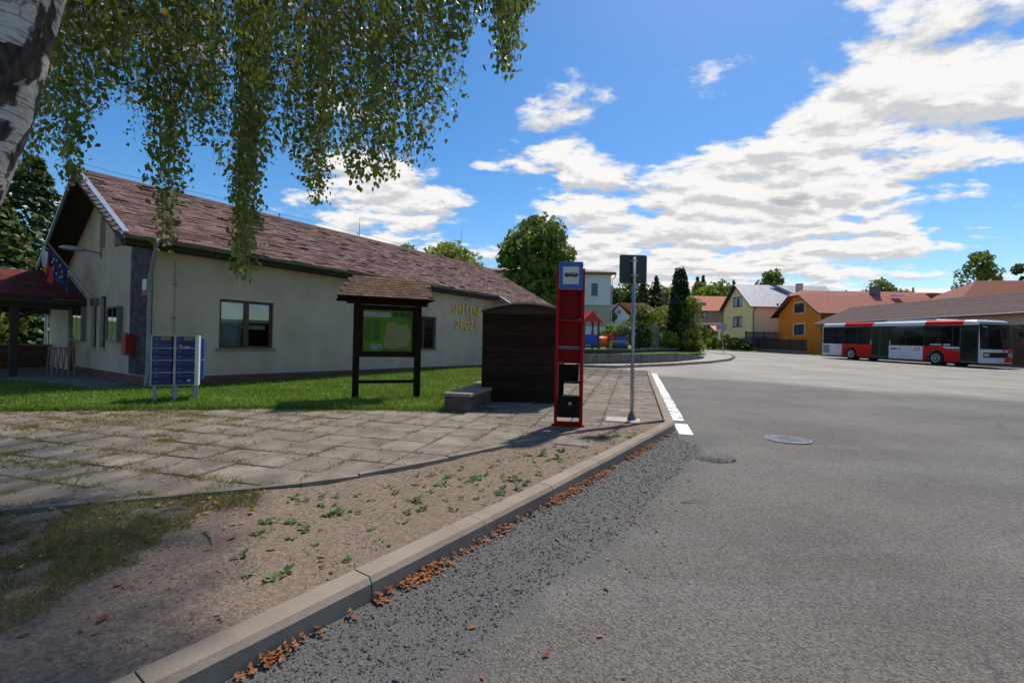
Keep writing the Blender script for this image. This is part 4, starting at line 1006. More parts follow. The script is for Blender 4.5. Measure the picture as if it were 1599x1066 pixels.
# ---- red bus stop pillar
a, b = at(866, 664), at(907, 664)
ps = empty('bus_stop_pillar', ((a.x + b.x) / 2, (a.y + b.y) / 2, gz(a.y) + .1), R(-3), 'tall red bus stop pillar with blue bus sign and waste bin', 'bus stop')
M_PR = M('pillar_red', (.32, .004, .005), .5, .08, 3, spec=.12); M_PRD = M('pillar_red_inner', (.17, .003, .004), .5, .1, 3, spec=.1)
HW = .235; HT = 2.72
for s_ in (-1, 1): m = MB(); m.bbox(s_ * HW - .028, s_ * HW + .028, -.07, .07, .02, HT, .006); m.build('upright', M_PR, ps)
B('foot', M_PR, ps, (-HW - .07, HW + .07, -.1, .1, -.02, .02)); B('bottom_bar', M_PR, ps, (-HW + .03, HW - .03, -.03, .03, .02, .07))
for z0, z1, y in ((1.86, 2.33, .02), (1.10, 1.80, .01)): B('panel', M_PRD, ps, (-HW + .028, HW - .028, y, y + .03, z0, z1))
B('shelf', M_PR, ps, (-HW + .028, HW - .028, -.05, .05, 1.80, 1.83), (-HW + .028, HW - .028, -.045, .045, 1.08, 1.10)); B('shelf_slot', M('slot_black', (.01, .005, .005), .7), ps, (-HW + .05, HW - .05, -.004, .008, 1.835, 1.86))
B('timetable_frame', M_FRM, ps, (-HW + .03, HW - .03, -.012, .0, 1.36, 1.37), (-HW + .03, HW - .03, -.03, -.02, 1.33, 1.336)); B('rim', M('lit_edge_red', (.5, .2, .2), .4), ps, (HW + .0285, HW + .0325, -.074, -.066, .02, HT), (-HW + .028, -HW + .034, -.074, -.068, .45, 1.08), (-HW + .03, HW - .03, -.048, -.042, 1.075, 1.081))  # pillar rim: thin strips whose pale colour paints in the lit edge highlight
bn = empty('waste_bin', ps.location, R(-3), 'black metal waste bin hung low inside the red bus stop pillar', 'bin')
m = MB(); m.bbox(-HW + .035, HW - .035, -.17, .15, .16, .52, .012); m.build('body', M('bin_black', (.008, .008, .008), .6, .2, spec=.1), bn); B('back', M('bin_black'  , (.012, .012, .013)), bn, (-HW + .035, -HW + .14, .08, .11, .52, 1.06), (-HW + .035, HW - .035, .11, .14, .75, 1.06)); B('hood', M('bin_black', (.012, .012, .013)), bn, (-HW + .14, HW - .035, -.16, .14, .74, .77))
m = MB(); m.tube([(0.02, -.172, .40), (.02, -.178, .40)], .035, 16); m.build('badge', M('badge_red', (.4, .05, .06), .5), bn); B('badge_band', M('badge_white', (.6, .5, .5), .5), bn, (-.01, .05, -.1795, -.1785, .395, .41)); B('label', M('label_grey', (.3, .3, .3), .5), bn, (-.03, .03, .075, .079, .84, .87)) if False else None
sg2 = B('bus_sign', M('sign_blue', (.012, .06, .30), .35, .06, coat=.3), ps, (-.225, .225, -.085, -.06, 2.36, 2.83))
B('border', M('sign_lightblue', (.10, .19, .42), .4), sg2, (-.225, .225, -.088, -.0855, 2.822, 2.83), (-.225, .225, -.088, -.0855, 2.36, 2.368), (-.225, -.217, -.088, -.0855, 2.368, 2.822), (.217, .225, -.088, -.0855, 2.368, 2.822)); B('white_field', M('sign_white', (.5, .53, .52), .4), sg2, (-.15, .15, -.0875, -.0853, 2.445, 2.745))
m = MB(); m.bbox(-.12, .13, -.0895, -.0878, 2.575, 2.635, .004); m.build('bus_symbol', M('sign_black', (.01, .01, .01), .4), sg2); B('bus_symbol_windows', M('sign_grey', (.25, .26, .26), .4), sg2, (-.08, -.01, -.0905, -.0898, 2.61, 2.622), (.02, .09, -.0905, -.0898, 2.61, 2.622))
m = MB()
for x in (-.07, .07): m.tube([(x, -.0878, 2.575), (x, -.0898, 2.575)], .018, 10)
m.build('bus_symbol_wheels', M('sign_black', (.01, .01, .01), .4), sg2); ps.scale = (.83, .83, .905); bn.scale = (.83, .83, .905); B('top_bar', M_PR, ps, (-HW + .028, HW - .028, -.05, .06, 2.33, 2.358)); B('bracket', M_FRM, ps, (-.2, .2, -.059, -.05, 2.40, 2.43), (-.2, .2, -.059, -.05, 2.76, 2.79), (-HW, HW, -.049, -.02, 2.76, 2.79))
# ---- sign seen from behind on galvanised pole
a = at(986, 657)
sp_ = empty('traffic_sign', (a.x, a.y, gz(a.y) + .1), R(4), 'square traffic sign seen from behind on a galvanised pole', 'traffic sign')
sp_.scale = (.93, .93, .94)
M_GALV = M('galvanised', (.30, .32, .35), .38, .12, 8, metal=.6)
m = MB(); m.tube([(0, 0, .0), (0, 0, 2.93)], .031, 14); m.build('pole', M_GALV, sp_, True); m = MB(); m.tube([(0, 0, -.01), (0, 0, .03), (0, 0, .14)], [.085, .08, .042], 12); m.build('foot', M('cast_foot', (.10, .105, .11), .5, .2, metal=.3), sp_)
def rrect(w, h, r, n=5):
    o = []
    for cx, cy, a0 in ((w - r, h - r, 0), (-w + r, h - r, 90), (-w + r, -h + r, 180), (w - r, -h + r, 270)):
        for k in range(n + 1): t = R(a0 + 90 * k / n); o.append((cx + r * math.cos(t), cy + r * math.sin(t)))
    return o
m = MB(); m.extr([(p[0], p[1] + 2.72) for p in rrect(.25, .255, .035)], 'y', .045, .058); m.build('plate', M('plate_back', (.028, .045, .034), .45, .1, 3), sp_)
m = MB(); m.extr([(p[0], p[1] + 2.72) for p in rrect(.254, .259, .037)], 'y', .059, .064); m.build('plate_edge', M_FRM, sp_)
for z in (2.60, 2.86): B('clamp', M_GALV, sp_, (-.075, .075, -.0, .044, z - .012, z + .012), (-.045, .045, -.045, -.03, z - .012, z + .012))
B('small_bracket', M_GALV, sp_, (.03, .08, -.02, .0, 2.36, 2.42))
m = MB(); m.bbox(-.42, .14, -.22, .17, -.1, .022, .01); tag(m.build('sign_footing', M('pale_footing', (.40, .36, .31), .9, .15, 6, .2, 80), loc=sp_.location, rot=(0.02, 0, sa)), 'pale concrete footing block under the traffic sign pole', 'footing')

# ================================================================== ISLAND AND PLAYGROUND
M_PAVE2 = M('island_pavement', (.33, .30, .265), .9, .15, 2, .2, 60)
isl_k = [(-8, 27.05), (2.6, 22.05), g2(960, 575), g2(1050, 571), g2(1110, 567), g2(1140, 563), g2(1148, 559), g2(1143, 556), (19.6, 43.4), (19.4, 52), (16.8, 66), (12, 88), (-60, 88), (-60, 40)]
sheet('island_pavement', isl_k, .11, M_PAVE2, skirt=.13)
garden = [(-58, 42), (-6, 29.5), (3.0, 24.2), (6.5, 25.2), (9.8, 28.0), (12.6, 31.2), (14.0, 33.2), (14.6, 36), (16.6, 39.5), (18.0, 42), (18.0, 52), (15.5, 66), (11, 87), (-59, 87)]
sheet('garden', garden, .16, M('garden_grass', (.10, .16, .03), .95, .3, 1.2, .5, 40, spec=.1))
kk = tag(empty('island_kerb', (0, 0, 0)), kind='structure')
pts = [Vector((p[0], p[1], 0)) for p in isl_k[1:10]]
for a, b in zip(pts[:-1], pts[1:]):
    n = max(1, round((b - a).length))
    if n > 12: n = 12
    for k in range(n):
        p, q = a.lerp(b, k / n), a.lerp(b, (k + 1) / n); d = (q - p).normalized(); nn_ = Vector((-d.y, d.x, 0))
        m = MB(); L1 = (q - p).length - .01; pl_ = [Vector((0, 0, 0)) - nn_ * .02, d * L1 - nn_ * .02, d * L1 + nn_ * .13, nn_ * .13]; m.prism([(v.x, v.y) for v in pl_], -.15, .135)
        m.build('kerb_stone', M_KERB, kk, loc=(p.x, p.y, gz((p.y + q.y) / 2)))
# concrete palisade retaining wall, curved
M_PAL = M('palisade', (.17, .155, .14), .9, .2, 3, .3, 60, objvar=.18)
pal = empty('palisade_wall', (0, 0, 0), 0, 'curved low grey palisade wall round the garden island with a grass verge on top', 'wall')
wl = [Vector((*g2(905, 574), 0)) + Vector((.2, 1.2, 0)), Vector((4.6, 23.4, 0)), Vector((7.1, 24.6, 0)), Vector((9.9, 27.2, 0)), Vector((12.4, 30.4, 0)), Vector((13.6, 32.4, 0))]
acc = []
for a, b in zip(wl[:-1], wl[1:]):
    n = max(1, round((b - a).length / .17))
    for k in range(n): acc.append((a.lerp(b, k / n), (b - a).normalized()))
pm_ = MB(); pm_.tube([(0, 0, -.2), (0, 0, .47), (0, 0, .5)], [.088, .088, .075], 8); pme = pm_.mesh('palisade', M_PAL)
for i, (p, d) in enumerate(acc):
    tpr = 1.0 if i < len(acc) * .55 else 1 - .75 * (i / len(acc) - .55) / .45
    o = link('palisade', pme, pal, (p.x, p.y, gz(p.y) + .11 - .5 * (1 - tpr)))
ver = [(p.x - .05, p.y + .1) for p in wl] + [(15.0, 35.2), (12.5, 34.6), (8.5, 29.8), (5.5, 26.4), (2.6, 25.2)]
sheet('verge', ver, .50, M_GRASSBASE)
cap = empty('coping_wall', (0, 0, 0), 0, 'dark low coping wall above the palisade bed', 'wall')
cw = [Vector((2.9, 25.4, 0)), Vector((5.6, 26.7, 0)), Vector((8.6, 30.0, 0)), Vector((12.4, 34.4, 0)), Vector((14.6, 35.9, 0))]
for a, b in zip(cw[:-1], cw[1:]):
    d = (b - a).normalized(); nn_ = Vector((-d.y, d.x, 0)); m = MB(); L1 = (b - a).length
    m.prism([(v.x, v.y) for v in (-nn_ * .1, d * L1 - nn_ * .1, d * L1 + nn_ * .1, nn_ * .1)], -.3, .64); m.build('wall', M('dark_wall', (.07, .06, .052), .9, .2, 4), cap, loc=(a.x, a.y, gz(a.y) + .1))
    m = MB(); m.prism([(v.x, v.y) for v in (-nn_ * .14, d * L1 - nn_ * .14, d * L1 + nn_ * .14, nn_ * .14)], .643, .70); m.build('coping', M('grey_coping', (.24, .22, .2), .9, .15), cap, loc=(a.x, a.y, gz(a.y) + .1))
# boulder memorial
bp0 = P(1021, 550, 34.5); bo = MB()
prof = [(0, .55), (.35, .58), (.8, .5), (1.3, .38), (1.7, .22), (1.95, .06)]
for z, r_ in prof:
    for k in range(12): a = 2 * math.pi * k / 12; rr_ = r_ * (1 + .22 * math.sin(a * 3 + z * 2) + random.uniform(-.1, .1)); bo.v.append((math.cos(a) * rr_, math.sin(a) * rr_ * .7, z))
for i in range(len(prof) - 1):
    for k in range(12): bo.f.append((i * 12 + k, i * 12 + (k + 1) % 12, (i + 1) * 12 + (k + 1) % 12, (i + 1) * 12 + k))
bo.f.append(tuple((len(prof) - 1) * 12 + k for k in range(12)))
tag(bo.build('boulder', M('boulder_stone', (.20, .165, .13), .9, .35, 3, .5, 25), loc=(bp0.x, bp0.y, gz(bp0.y) + .6)), 'tall grey pointed boulder standing among the garden shrubs', 'boulder')
# playground
M_PB = M('play_blue', (.02, .07, .42), .5, .1); M_PO = M('play_orange', (.75, .14, .03), .5, .1); M_PRED = M('play_red', (.45, .02, .03), .5, .1); M_PK = M('play_pink', (.72, .34, .30), .6, .1); M_PW = M('play_wood', (.11, .045, .028), .7, .2)
py0 = 31.0; c = P(919, 545, py0); gzp = gz(py0) + .16
ph = empty('play_tower', (c.x, py0, gzp), R(12), 'wooden play tower with pink roof and blue side panels', 'play tower')
for x in (-.55, .45):
    for y in (-.5, .5): B('post', M_PW, ph, (x, x + .1, y, y + .1, 0, 2.35))
B('panel', M_PB, ph, (-.45, .45, -.46, -.42, .75, 1.45), (.47, .51, -.4, .5, .75, 1.45)); B('deck', M_PW, ph, (-.5, .5, -.4, .5, .62, .7))
m = MB(); slab_roof(m, [Vector((0, -.75, 3.05)), Vector((0, .8, 3.05)), Vector((.85, .8, 2.2)), Vector((.85, -.75, 2.2))], .05); m.build('roof', M_PK, ph); m = MB(); slab_roof(m, [Vector((0, -.75, 3.05)), Vector((0, .8, 3.05)), Vector((-.85, .8, 2.2)), Vector((-.85, -.75, 2.2))], .05); m.build('roof', M_PRED, ph); m = MB(); m.face([(-.7, -.7, 2.3), (.7, -.7, 2.3), (0, -.7, 3.0)]); m.build('gable', M_PRED, ph)
c2 = P(938, 545, py0 + .3)
tn = empty('play_tunnel', (c2.x, py0 + .3, gzp), 0, 'orange crawl tunnel with red and blue end panels on posts', 'play tunnel')
m = MB(); m.tube([(-.55, 0, 1.0), (.45, 0, 1.0)], .36, 18); m.build('tube', M_PO, tn, True); B('end_panel', M_PRED, tn, (.46, .85, -.4, .4, .4, 1.5)); B('blue_panel', M_PB, tn, (.95, 1.75, -.3, -.25, .75, 1.35))
for x in (-.6, -.1, .5, .9, 1.3, 1.75): B('post', M_PW, tn, (x, x + .1, .35, .45, 0, 1.75)); 
for x in (.87, 1.76): B('front_post', M_PW, tn, (x, x + .07, -.35, -.28, 0, 1.45))
c3 = P(966, 552, 28.6)
bt = empty('garden_table', (c3.x, 28.6, gz(28.6) + .2), R(5), 'small black garden bench with pale green frame by the playground', 'bench')
B('seat', M('bench_black', (.02, .02, .02), .5), bt, (-.45, .45, -.15, .15, .55, .8)); B('frame', M('bench_green', (.25, .36, .12), .6), bt, (-.55, -.48, -.2, .2, 0, 1.05), (.48, .55, -.2, .2, 0, 1.05), (-.48, .48, -.03, .03, .98, 1.05))
# street sign on leaning post, bins
p0, p1 = P(1130.5, 551, 44.0), P(1127, 514, 44.0)
rs = empty('road_sign', p0, 0, 'small grey street sign on a leaning thin post at the island tip', 'sign'); m = MB(); dv = p1 - p0; dv.z *= 1.0; m.tube([(0, 0, -.3), dv, dv + Vector((0, 0, .6))], .035, 8); m.build('post', M_GALV, rs); B('plate', M('sign_backgrey', (.26, .27, .29), .5, .1), rs, (dv.x - .55, dv.x + .45, -.06, -.03, dv.z - .1, dv.z + .5))

# ================================================================== HOUSES
M_DK = M('dark_frame', (.035, .022, .016), .5, .2)
def tile_roof(m, P4, rows, step=.035):
    """stepped courses between ridge edge P4[0]-P4[1] and eave edge P4[3]-P4[2]"""
    for r in range(rows):
        a0 = P4[0].lerp(P4[3], r / rows); a1 = P4[1].lerp(P4[2], r / rows); b0 = P4[0].lerp(P4[3], (r + 1) / rows); b1 = P4[1].lerp(P4[2], (r + 1) / rows)
        up_ = Vector((0, 0, step)); m.face([a0, a1, b1 + up_, b0 + up_]); m.face([b0 + up_, b1 + up_, b1, b0])
def house(name, label, loc, L, W, ez, rz, wm, rm, wins=(), side_wins=(), ov=.5, go=.5, rot=0.0, plinth=None, frame=M_DK, surround=None, jerk=0.0, deep=3.0, rows=16, near_wall=None):
    h = empty(name, loc, rot, label, 'house'); mid = W / 2; s = (rz - ez) / (mid + ov); zt = lambda y: ez + s * (min(y, W - y) + ov)
    holes = [(w[0], w[1], w[2], w[3]) for w in wins]; low = [q for q in holes if q[3] <= zt(0) - .1]; high = [q for q in holes if q not in low]
    m = MB(); wall_holes(m, (0, 0, 0), (0, 1, 0), 0, W, -deep, zt(0) - .06, low, .18, (1, 0, 0))
    cut = sorted({0, W, mid, *[q[0] for q in high], *[q[1] for q in high]}); z0 = zt(0) - .06; zj = rz - jerk * s * 1.0
    for a, b in zip(cut[:-1], cut[1:]):
        za, zb = min(zt(a) - .06, zj), min(zt(b) - .06, zj)
        q = [q for q in high if q[0] <= a + 1e-6 and b <= q[1] + 1e-6]
        if q: m.face([(0, a, z0), (0, b, z0), (0, b, max(z0, q[0][2])), (0, a, max(z0, q[0][2]))]); m.face([(0, a, q[0][3]), (0, b, q[0][3]), (0, b, zb), (0, a, za)])
        else:
            if jerk and za < zj < zb + 1e-3 and zt(b) - .06 > zj: t = (zj - za) / (zt(b) - .06 - za); c = a + (b - a) * t; m.face([(0, a, z0), (0, b, z0), (0, b, zj), (0, c, zj), (0, a, za)])
            elif jerk and zb < zj < zt(a) - .06: t = (zt(a) - .06 - zj) / (zt(a) - .06 - zb); c = a + (b - a) * t; m.face([(0, a, z0), (0, b, z0), (0, b, zb), (0, c, zj), (0, a, zj)])
            else: m.face([(0, a, z0), (0, b, z0), (0, b, zb), (0, a, za)])
    for q in high:
        for u, v in (((q[0], q[2]), (q[1], q[2])), ((q[1], q[2]), (q[1], q[3])), ((q[1], q[3]), (q[0], q[3])), ((q[0], q[3]), (q[0], q[2]))): m.face([(0, u[0], u[1]), (0, v[0], v[1]), (.18, v[0], v[1]), (.18, u[0], u[1])])
    m.build('wall', wm, h)
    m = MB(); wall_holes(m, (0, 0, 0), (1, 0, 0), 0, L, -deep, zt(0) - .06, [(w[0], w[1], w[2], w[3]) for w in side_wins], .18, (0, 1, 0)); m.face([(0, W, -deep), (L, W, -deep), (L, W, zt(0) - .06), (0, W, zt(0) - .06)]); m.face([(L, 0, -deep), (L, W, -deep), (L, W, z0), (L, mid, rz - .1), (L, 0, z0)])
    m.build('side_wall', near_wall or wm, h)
    for gable, ws in ((True, wins), (False, side_wins)):
        for w in ws:
            a, b, c, d = w[:4]; f = .07; mk = (lambda u0, u1, v0, v1, z0_, z1_: (v0, v1, u0, u1, z0_, z1_)) if gable else (lambda u0, u1, v0, v1, z0_, z1_: (u0, u1, v0, v1, z0_, z1_))
            wd = B('window', frame, h, mk(a, b, .06, .12, c, c + f), mk(a, b, .06, .12, d - f, d), mk(a, a + f, .06, .12, c + f, d - f), mk(b - f, b, .06, .12, c + f, d - f), mk((a + b) / 2 - .05, (a + b) / 2 + .05, .05, .12, c + f, d - f))
            B('pane', M_DGL, wd, mk(a + f, (a + b) / 2 - .05, .09, .10, c + f, d - f), mk((a + b) / 2 + .05, b - f, .09, .10, c + f, d - f))
            if not surround: B('curtain', M('pale_curtain', (.36, .38, .40), .6, .25, 6), wd, mk(a + f + .04, a + (b - a) * .40, .082, .089, c + f, d - f - .1), mk(a + (b - a) * .6, b - f - .04, .082, .089, c + f, d - f - .1))
            B('sill', frame, wd, mk(a - .08, b + .08, -.07, .06, c - .06, c - .003))
            if surround: B('surround', surround, wd, mk(a - .18, a - .002, -.03, .0, c - .18, d + .18), mk(b + .002, b + .18, -.03, .0, c - .18, d + .18), mk(a - .002, b + .002, -.03, .0, d + .002, d + .18), mk(a - .002, b + .002, -.03, .0, c - .18, c - .062))
    X0_, X1_ = -go, L + go; j = jerk
    rfm = MB(); E0 = Vector((X0_, -ov, ez)); E1 = Vector((X1_, -ov, ez)); T0 = Vector((X0_ + j, mid, rz)); T1 = Vector((X1_, mid, rz)); F0 = Vector((X0_, W + ov, ez)); F1 = Vector((X1_, W + ov, ez))
    if j:
        jz = rz - j * s * 1.0; ya = mid - j; J0 = Vector((X0_, ya, jz)); J1 = Vector((X0_, W - ya, jz))
        tile_roof(rfm, [T0, T1, Vector((X1_, ya, jz)), J0], max(2, int(rows * j / (mid + ov)))); tile_roof(rfm, [J0, Vector((X1_, ya, jz)), E1, E0], rows)
        tile_roof(rfm, [T1, T0, J1, Vector((X1_, W - ya, jz))], 3); tile_roof(rfm, [Vector((X1_, W - ya, jz)), J1, F0, F1], rows); rfm.face([T0, J0, J1])
    else: tile_roof(rfm, [T0, T1, E1, E0], rows); tile_roof(rfm, [T1, T0, F0, F1], rows)
    rfo = rfm.build('roof', rm, h)
    m = MB(); t = .14; dz = Vector((0, 0, -t))
    for a, b in (((J0 if j else T0), E0), ((J1 if j else T0), F0)): m.add([a + Vector((-.02, 0, .03)), b + Vector((-.02, 0, .03)), b + dz + Vector((-.02, 0, 0)), a + dz + Vector((-.02, 0, 0)), a + Vector((.05, 0, .03)), b + Vector((.05, 0, .03)), b + dz + Vector((.05, 0, 0)), a + dz + Vector((.05, 0, 0))], [(0, 1, 2, 3), (7, 6, 5, 4), (0, 4, 5, 1), (3, 2, 6, 7)])
    m.build('verge_board', M_DK, rfo)
    m = MB(); m.face([E0 + dz * .4, E1 + dz * .4, Vector((X1_, mid, rz)) + dz * .5, T0 + dz * .5]); m.face([F0 + dz * .4, F1 + dz * .4, Vector((X1_, mid, rz)) + dz * .5, T0 + dz * .5]); m.build('soffit', M_DK, rfo)
    m = MB(); m.tube([E0 + Vector((0, -.06, -.04)), E1 + Vector((0, -.06, -.04))], .065, 8); m.tube([Vector((.12, -ov, ez - .08)), Vector((.12, -ov + .05, ez - .2)), Vector((.12, -.09, ez - .6)), Vector((.12, -.09, -deep))], .055, 8); m.build('gutter', M('brown_gutter', (.10, .045, .03), .45, .15), rfo)
    if plinth: B('plinth', plinth[1], h, (-.04, -.002, -.04, W + .04, -deep, plinth[0]), (-.002, L, -.04, -.002, -deep, plinth[0]))
    return h, rfo
def chimney(rfo, x, y, z0, z1, mat, w=.5, cap=True):
    c = B('chimney', mat, rfo, (x - w / 2, x + w / 2, y - w / 2, y + w / 2, z0, z1))
    if cap: B('cap', M('chimney_cap', (.2, .19, .18), .8), c, (x - w / 2 - .06, x + w / 2 + .06, y - w / 2 - .06, y + w / 2 + .06, z1, z1 + .08))
    return c
# yellow house: gable plane X = 34.8, Y 66..75
GY = gz(66)
def hz(px, py, Y): return P(px, py, Y).z - GY
zsc = lambda py, px, Y: P(px, py, Y).z - GY
xg = 34.8; Yc = 70.3
ywin = []
for (pa, pb, ya, yb) in ((1143.5, 1158.5, 463, 478.5), (1143.5, 1158.5, 494, 510)):
    # gable plane x = xg: pixel column -> Y
    def col(px): return xg / ((px - CX) / FPX)
    y0_, y1_ = sorted((col(pa), col(pb))); ywin.append((y0_ - 66, y1_ - 66, zsc(yb, 1151, Yc), zsc(ya, 1151, Yc)))
yh, yr = house('yellow_house', 'pale yellow house with pale grey metal roof and brown framed windows', (xg, 66, GY), 13.0, 9.0, zsc(479, 1178, 66), zsc(444, 1150, 70.5),
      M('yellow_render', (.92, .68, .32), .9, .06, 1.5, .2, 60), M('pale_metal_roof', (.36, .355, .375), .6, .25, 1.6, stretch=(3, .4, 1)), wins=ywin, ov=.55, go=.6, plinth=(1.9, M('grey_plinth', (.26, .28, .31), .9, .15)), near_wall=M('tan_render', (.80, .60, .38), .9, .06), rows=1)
chimney(yr, 8.1, 2.2, zsc(470, 1220, 68), zsc(443, 1220, 68), M('grey_chimney', (.40, .38, .36), .9, .12), .7)
m = MB(); rz_ = zsc(444, 1150, 70.5); ez_ = zsc(479, 1178, 66); sY = (rz_ - ez_) / (4.5 + .55)
for k in range(10):
    x = 3.4 + k * .55 if k < 10 else 0; m.box(x, x + .25, -.25, -.1, ez_ + sY * .35 + .05, ez_ + sY * .35 + .25)
m.build('snow_guards', M_GUT, yr)
m = MB(); slab_roof(m, [Vector((4.6, 4.0, ez_ + sY * 4.55 + .35)), Vector((5.6, 4.0, ez_ + sY * 4.55 + .35)), Vector((7.2, 2.1, ez_ + sY * 2.65 + .3)), Vector((6.4, 2.1, ez_ + sY * 2.65 + .3))], .06); m.build('solar_collector', M('collector_glass', (.03, .05, .08), .1, .2), yr)
# orange house
xg2 = 36.6; GO = gz(54); zo = lambda py, px, Y: P(px, py, Y).z - GO
col = lambda px: xg2 / ((px - CX) / FPX)
ow = []
for pa, pb, ya, yb in ((1239.5, 1255.5, 473.5, 487.5), (1239.5, 1255.5, 506.5, 522.0)):
    y0_, y1_ = sorted((col(pa), col(pb))); ow.append((y0_ - 54, y1_ - 54, zo(yb, 1247, 58.3), zo(ya, 1247, 58.3)))
oh, orf = house('orange_house', 'bright orange house with half-hipped red tile roof and white window surrounds', (xg2, 54, GO), 20.5, 8.6, zo(489, 1286, 54), zo(453, 1253, 58.3),
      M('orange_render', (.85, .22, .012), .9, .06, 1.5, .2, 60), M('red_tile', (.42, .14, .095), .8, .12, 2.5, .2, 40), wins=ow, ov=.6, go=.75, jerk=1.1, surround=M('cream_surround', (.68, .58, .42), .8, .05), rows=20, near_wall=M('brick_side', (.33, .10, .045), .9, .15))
chimney(orf, 9.2, 3.6, zo(470, 1348, 57.6), zo(448.5, 1348, 57.6), M('slate_chimney', (.16, .13, .16), .9, .15), .8); B('skylight', M('skylight_pane', (.6, .62, .66), .2, .05), orf, (10.6, 11.7, 2.1, 2.9, zo(463, 1360, 56.5) + .1, zo(461, 1360, 56.5) + .16)); B('dormer', M('brown_dormer', (.3, .12, .06), .8, .2), orf, (15.9, 17.2, 3.2, 4.0, zo(465, 1410, 57.5), zo(457, 1410, 57.5)))
chimney(orf, 13.0, -.1, 4.0, zo(472, 1375, 54.0), M('brick_chimney', (.24, .05, .035), .9, .2), .75)
# pink-brown house with orange roof behind
GP = gz(92); zp = lambda py, px=1100: P(px, py, 92).z - GP
X_ = lambda px, Y: P(px, 500, Y).x
bh_, br_ = house('brown_house', 'pinkish brown house with orange tile roof behind the garden hedge', (X_(1072, 92), 92, GP), 15, 8, zp(485), zp(459, 1110) , M('pink_render', (.36, .235, .17), .9, .1), M('orange_tile', (.55, .17, .075), .8, .14, 2.5), side_wins=[(2.2, 4.2, zp(495.5), zp(487)), (8.6, 9.6, zp(489), zp(485.5)), (6.6, 7.6, zp(489), zp(485.5))], rows=14, deep=6)
B('skylight', M('skylight_pane', (.6, .62, .66), .2, .05), br_, (2.6, 4.6, 1.4, 1.8, zp(472), zp(470)))
# white gabled house, orange roof
GW = gz(84); zw = lambda py: P(965, py, 84).z - GW
M_WH = M('bluish_white', (.60, .63, .68), .9, .06)
wh = empty('white_gabled_house', (X_(965, 84), 84, GW), 0, 'small white gabled house with orange tile roof beyond the playground', 'house')
xa, xb, xm = X_(944, 84) - X_(965, 84), X_(984, 84) - X_(965, 84), X_(966, 84) - X_(965, 84)
m = MB(); m.extr([(xa + .8, -4), (xb, -4), (xb, zw(494)), (xm, zw(475)), (xa + .8, zw(499))], 'y', 0, 9); m.build('wall', M_WH, wh)
m = MB(); slab_roof(m, [Vector((xm, -.6, zw(472.5))), Vector((xm, 9.5, zw(472.5))), Vector((xb + 3.4, 9.5, zw(503))), Vector((xb + 1.2, -.6, zw(493)))], .15); slab_roof(m, [Vector((xm + 5.2, -.3, zw(472.8))), Vector((xm, -.3, zw(472.6))), Vector((xb + .9, -.35, zw(490))), Vector((xb + 5.2, -.35, zw(488)))], .1); m.build('roof', M('orange_tile', (.55, .17, .075)), wh)
m = MB(); slab_roof(m, [Vector((xm, -.6, zw(472.6))), Vector((xm, 9.5, zw(472.6))), Vector((xa - .5, 9.5, zw(501))), Vector((xa - .5, -.6, zw(501)))], .25); m.build('dark_verge', M_DK, wh); B('window', M_DGL, wh, (-.1, .5, -.05, -.01, zw(489.5), zw(484.5)))
rb = empty('red_roofed_shed', (X_(955, 96), 96, gz(96)), 0, 'low building with a crimson roof behind the white gabled house', 'shed')
zq = lambda py: P(958, py, 96).z - gz(96)
B('wall', M('crimson_wall', (.4, .25, .22), .9), rb, (-3, 2.4, 0, 5, -4, zq(497))); m = MB(); slab_roof(m, [Vector((-4, 2.5, zq(483))), Vector((3.0, 2.5, zq(483))), Vector((3.0, -.6, zq(499))), Vector((-4, -.6, zq(499)))], .15); m.build('roof', M('crimson_roof', (.42, .07, .075), .7, .1), rb)
# white school
Ysc = 58; GS = gz(Ysc); zs = lambda py, px=940: P(px, py, Ysc).z - GS; xr = X_(953, Ysc)
sc_ = empty('school', (xr, Ysc, GS), 0, 'white two storey school with beige middle band and hipped grey roof', 'school')
swn = [(a - xr, b - xr, c, d) for a, b, c, d in ((X_(922.5, Ysc), X_(932.5, Ysc), zs(461.5), zs(442.5)), (X_(922, Ysc), X_(932.5, Ysc), zs(505), zs(486.5)), (X_(893, Ysc), X_(903, Ysc), zs(461.5), zs(442.5)), (X_(893, Ysc), X_(903, Ysc), zs(505), zs(486.5)))]
m = MB(); wall_holes(m, (0, 0, 0), (1, 0, 0), -17, 0, zs(477.5), zs(425), [w for w in swn if w[2] > 4], .2, (0, 1, 0)); wall_holes(m, (0, 0, 0), (1, 0, 0), -17, 0, -2, zs(508.5), [], .2, (0, 1, 0)); m.face([(0, 0, -2), (0, 12, -2), (0, 12, zs(425)), (0, 0, zs(425))]); m.build('wall', M('school_white', (.62, .65, .70), .9, .05, 2), sc_)
m = MB(); wall_holes(m, (0, .0, 0), (1, 0, 0), -17, 0, zs(508.5), zs(477.5), [w for w in swn if w[2] < 4], .2, (0, 1, 0)); m.build('middle_band', M('beige_band', (.43, .36, .30), .9, .06), sc_)
B('string_course', M('grey_course', (.3, .29, .28), .8), sc_, (-17, .06, -.07, -.002, zs(478.2), zs(476.6)), (-17, .06, -.07, -.002, zs(509.2), zs(507.8)))
for a, b, c, d in swn:
    wd = B('window', M('grey_frame', (.14, .14, .15), .5), sc_, (a, b, .08, .14, c, c + .1), (a, b, .08, .14, d - .1, d), (a, a + .08, .08, .14, c + .1, d - .1), (b - .08, b, .08, .14, c + .1, d - .1), ((a + b) / 2 - .04, (a + b) / 2 + .04, .08, .14, c + .1, d - .1)); B('pane', M_DGL, wd, (a + .08, b - .08, .15, .17, c + .1, d - .1)); B('sill', M('sill_stone', (.4, .36, .33), .8), wd, (a - .1, b + .1, -.1, .08, c - .1, c - .003))
